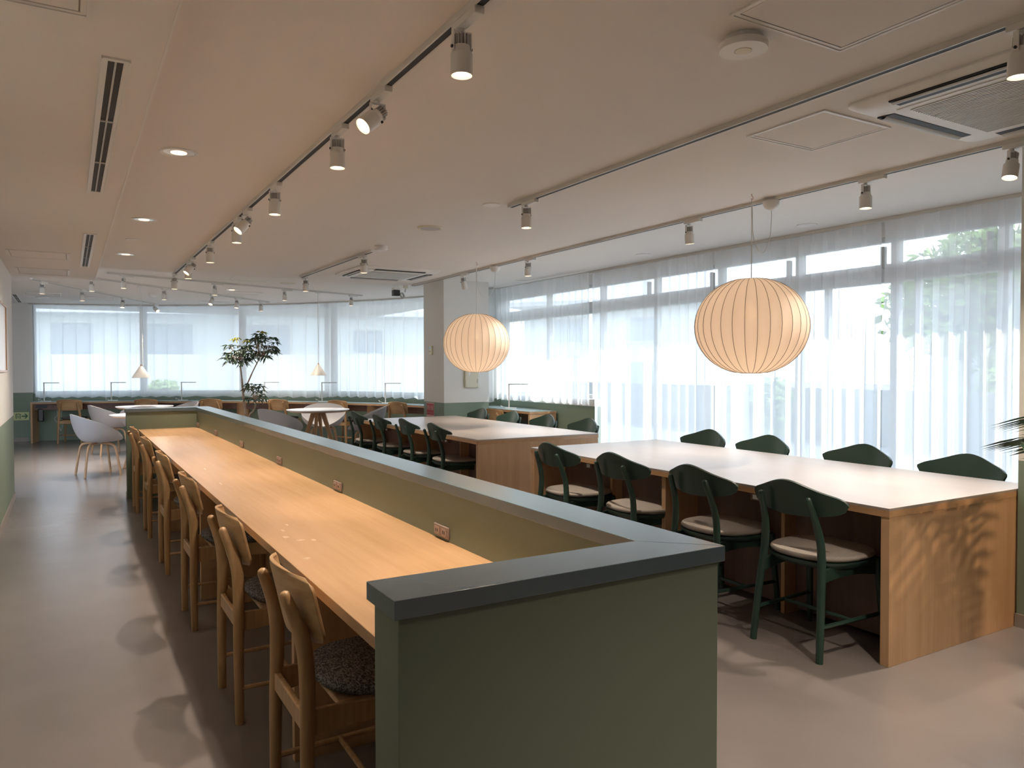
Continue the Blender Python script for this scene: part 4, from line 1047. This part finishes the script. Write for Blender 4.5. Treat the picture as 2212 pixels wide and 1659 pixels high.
# ---------------------------------------------------------------- things on walls
t = thing('extinguisher_sign', 'red and white fire extinguisher sign on the pillar side', 'sign', (4.45, 9.86, .72))
b = nb(); box(b, -.006, -.125, -.19, 0, .125, .135); obj('sign_plate', b, MT['pink'], t, bevel=.002)
b = nb(); box(b, -.0075, -.115, -.035, -.006, .115, .125); rp = obj('red_field', b, MT['red'], t)
R_ = (PI/2, 0, -PI/2)
text_mesh('lettering', '消火器', .072, MT['pink'], t, (-.0082, 0, .058), R_)
text_mesh('lettering', 'FIRE EXTINGUISHER', .021, MT['pink'], t, (-.0082, 0, -.008), R_)
b = nb()
for k_, (yy, zz, ww) in enumerate(((-.02, -.065, .06), (.05, -.10, .02), (-.055, -.10, .02), (0, -.14, .03), (.06, -.165, .025))): box(b, -.0075, yy-ww/2, zz-.008, -.006, yy+ww/2, zz+.008)
obj('small_print', b, MT['red'], t)

t = thing('exit_sign', 'low pale green exit sign with dark arrow on the far wall', 'sign', (-.715, 16.62, .47))
# plate 0.36 m long
obj('sign_plate', box(nb(), -.20, -.008, -.075, .085, 0, .075), MT['lime'], t, bevel=.002)
b = nb(); box(b, -.035, -.010, -.010, .035, -.008, .010)
v = [b.verts.new(p) for p in ((.010, -.0095, .045), (.030, -.0095, .045), (.068, -.0095, 0), (.030, -.0095, -.045), (.010, -.0095, -.045), (.038, -.0095, 0))]
b.faces.new((v[0], v[1], v[2], v[5])); b.faces.new((v[5], v[2], v[3], v[4]))
obj('arrow', b, MT['sgreen'], t, smooth=False)
b = nb(); box(b, -.125, -.010, -.045, -.113, -.008, .045); box(b, -.062, -.010, -.045, -.050, -.008, .045); box(b, -.113, -.010, .035, -.062, -.008, .045)
tube(b, [(-.090, -.0095, .022), (-.0905, -.0095, .016)], .008, 8)
tube(b, [(-.088, -.0095, .010), (-.092, -.0095, -.012), (-.105, -.0095, -.038)], .0035, 6); tube(b, [(-.092, -.0095, -.012), (-.078, -.0095, -.022), (-.072, -.0095, -.040)], .0035, 6)
tube(b, [(-.105, -.0095, .0), (-.088, -.0095, .008), (-.072, -.0095, -.004)], .003, 6)
obj('doorway_figure', b, MT['sgreen'], t, smooth=False)

t = thing('wall_controller', 'cream wall controller with a small screen on the pillar side', 'controller', (4.45, 9.82, 1.60))
obj('housing', box(nb(), -.022, -.055, -.065, 0, .055, .065), MT['cream'], t, bevel=.005)
obj('screen', box(nb(), -.0235, -.020, .015, -.022, .045, .050), MT['lcd'], t)
b = nb()
for k_ in range(3): box(b, -.025, -.010+k_*.018, -.02, -.022, .002+k_*.018, -.008)
obj('button', b, MT['sink'], t)

t = thing('wall_cabinet', 'cream metal panel box on the pillar below the globe lamp', 'panel box', (4.866, 9.41, 1.195))
obj('housing', box(nb(), -.107, -.03, -.12, .107, 0, .12), MT['cream'], t, bevel=.004)
obj('door', box(nb(), -.098, -.034, -.112, .098, -.03, .112), MT['cream'], t, bevel=.003)
obj('latch', box(nb(), .08, -.039, -.06, .088, -.034, .0), MT['sink'], t)
obj('tag', box(nb(), -.055, -.0365, .05, -.03, -.034, .11), MT['white'], t)

t = thing('picture_frame', 'wood-framed picture on the left wall, cut by the picture edge', 'picture frame', (XL, 7.35, 1.62))
b = nb(); Y, Z = .85, .295
box(b, 0, -Y, -Z, .02, Y, -Z+.015); box(b, 0, -Y, Z-.015, .02, Y, Z); box(b, 0, -Y, -Z+.015, .02, -Y+.015, Z-.015); box(b, 0, Y-.015, -Z+.015, .02, Y, Z-.015)
obj('frame', b, MT['oak_y'], t); obj('picture', box(nb(), 0, -Y+.015, -Z+.015, .012, Y-.015, Z-.015), MT['laminate'], t)

# cables under the corner end of the curved desk
p = dk[nearest(FP, -.3, 16.5)]
t = thing('cable', 'thin white cable dangling in loops under the corner end of the desk', 'cable', (p.x+.12, p.y-.18, 0))
obj('wire', tube(nb(), smooth_path([(0, 0, .64), (.02, 0, .5), (-.03, .01, .42), (.03, .0, .33), (.07, 0, .20), (.10, 0, .33), (.08, .0, .48), (.10, .01, .60)], 6), .004, 6), MT['white'], t)
t = thing('power_brick', 'black power strip bundle hanging inside the corner end of the desk', 'power strip', (p.x-.12, p.y-.2, 0))
obj('housing', box(nb(), -.05, -.03, .38, .05, .03, .62), MT['black'], t, bevel=.02)

# ---------------------------------------------------------------- outside
struct('ground', box(nb(), -40, -30, -.4, 60, 80, -.125), MT['ground'])
def rect_house(name, loc, rz, W, D, H, label, wins):
    t = thing(name, label, 'house', loc, rz)
    obj('wall', box(nb(), -W/2, 0, 0, W/2, D, H), MT['plaster'], t)
    b = nb(); v = [b.verts.new(p) for p in ((-W/2-.6, -.7, H), (W/2+.6, -.7, H), (W/2+.6, D/2, H+1.9), (-W/2-.6, D/2, H+1.9), (-W/2-.6, D+.7, H), (W/2+.6, D+.7, H), (-W/2-.6, -.7, H-.18), (W/2+.6, -.7, H-.18), (W/2+.6, D+.7, H-.18), (-W/2-.6, D+.7, H-.18))]
    for f in ((0, 1, 2, 3), (3, 2, 5, 4), (6, 7, 1, 0), (7, 8, 5, 2, 1), (9, 8, 7, 6), (9, 6, 0, 3, 4), (8, 9, 4, 5)): b.faces.new([v[i] for i in f])
    obj('roof', b, MT['roof'], t, smooth=False)
    for (x, z, w_, h_) in wins:
        o = obj('window', box(nb(), x-w_/2, -.05, z-h_/2, x+w_/2, .0, z+h_/2), MT['bright'], t); obj('pane', box(nb(), x-w_/2+.07, -.06, z-h_/2+.07, x+w_/2-.07, -.05, z+h_/2-.07), MT['hglass'], o)
rect_house('neighbour_house', (5.5, 25.5, -.12), -.30, 15, 8, 3.35, 'pale neighbouring house with a tiled roof seen faintly through the far curtains', [(-5.6, 2.35, 1.3, 1.2), (-2.9, 2.4, 1.7, 1.1), (.2, 2.4, 1.5, 1.1), (3.4, 2.35, 1.1, .9)])
rect_house('neighbour_house', (19.5, 24, -.12), -.95, 9, 7, 4.2, 'taller neighbouring house seen faintly behind the curtain beside the pillar', [(-2.5, 3.0, 1.4, 1.1), (.8, 3.0, 1.4, 1.1), (.8, 1.2, 1.4, 1.1)])
tag(obj('garden_wall', box(nb(), -9, -.1, 0, 9, .1, 1.85), MT['bright'], loc=(4.5, 22.3, -.12), rot=(0, 0, -.28)), 'bright white garden wall in front of the neighbouring house', 'wall')
tag(obj('block_wall', box(nb(), -.1, -9, 0, .1, 16, 1.05), MT['ground'], loc=(13.0, 3, -.12)), 'low grey block wall outside the tall windows', 'wall')
t = thing('distant_building', 'grey flat-roofed building on the skyline outside the tall windows', 'building', (30, 9, -.12), -.3)
obj('wall', box(nb(), -2, -12, 0, 4, 9, 3.1), MT['hill'], t); obj('roof_edge', box(nb(), -2.3, -12.3, 3.1, 4.3, 9.3, 3.3), MT['roof'], t)
def leafy(name, x, y, r, zc, label, n, m, trunk=True, cat='tree', seed=1, sz=.16):
    rnd = random.Random(seed); t = thing(name, label, cat, (x, y, -.12)); bm = nb()
    lobes = [(rnd.uniform(-.55, .55)*r, rnd.uniform(-.55, .55)*r, zc+rnd.uniform(-.35, .55)*r, r*rnd.uniform(.35, .6)) for _ in range(9)]
    for k_ in range(n):
        lx, ly, lz, lr = rnd.choice(lobes); v = Vector((rnd.gauss(0, 1), rnd.gauss(0, 1), rnd.gauss(0, 1))).normalized()*lr*rnd.uniform(.6, 1.05)
        c = Vector((lx, ly, lz))+v; a = Vector((rnd.gauss(0, 1), rnd.gauss(0, 1), rnd.gauss(0, 1))).normalized(); b_ = a.orthogonal().normalized(); s = sz*rnd.uniform(.6, 1.2)
        q = [bm.verts.new(p) for p in (c-a*s, c+b_*s*.45, c+a*s, c-b_*s*.45)]; bm.faces.new(q)
    obj('foliage', bm, m, t, smooth=False)
    if trunk: obj('trunk', tube(nb(), [(0, 0, 0), (.03, .02, zc*.6), (0, .05, zc)], [.12, .09, .05], 10), MT['bark'], t)
leafy('garden_tree', 16.0, 8.7, 1.75, 2.55, 'round green tree seen through the curtain beside the wall corner', 5200, MT['tree'], seed=3)
leafy('garden_tree', 18.5, 5.0, 1.5, 2.35, 'smaller green tree partly hidden by the wall corner', 3600, MT['tree'], seed=4)
for k_, (x, y, r, zc, lb) in enumerate(((14.6, 7.2, .8, .7, 'green shrub below the trees outside the tall window'), (12.0, 10.5, .7, .6, 'green shrub outside the tall windows behind the globe lamp'), (2.0, 20.6, .4, .75, 'grey-green shrub at the foot of the white garden wall'), (8.2, 17.2, .8, .5, 'shrub outside the curved window beside the pillar'))):
    leafy('garden_shrub', x, y, r, zc, lb, 1500, MT['tree'], False, 'shrub', seed=20+k_, sz=.10)
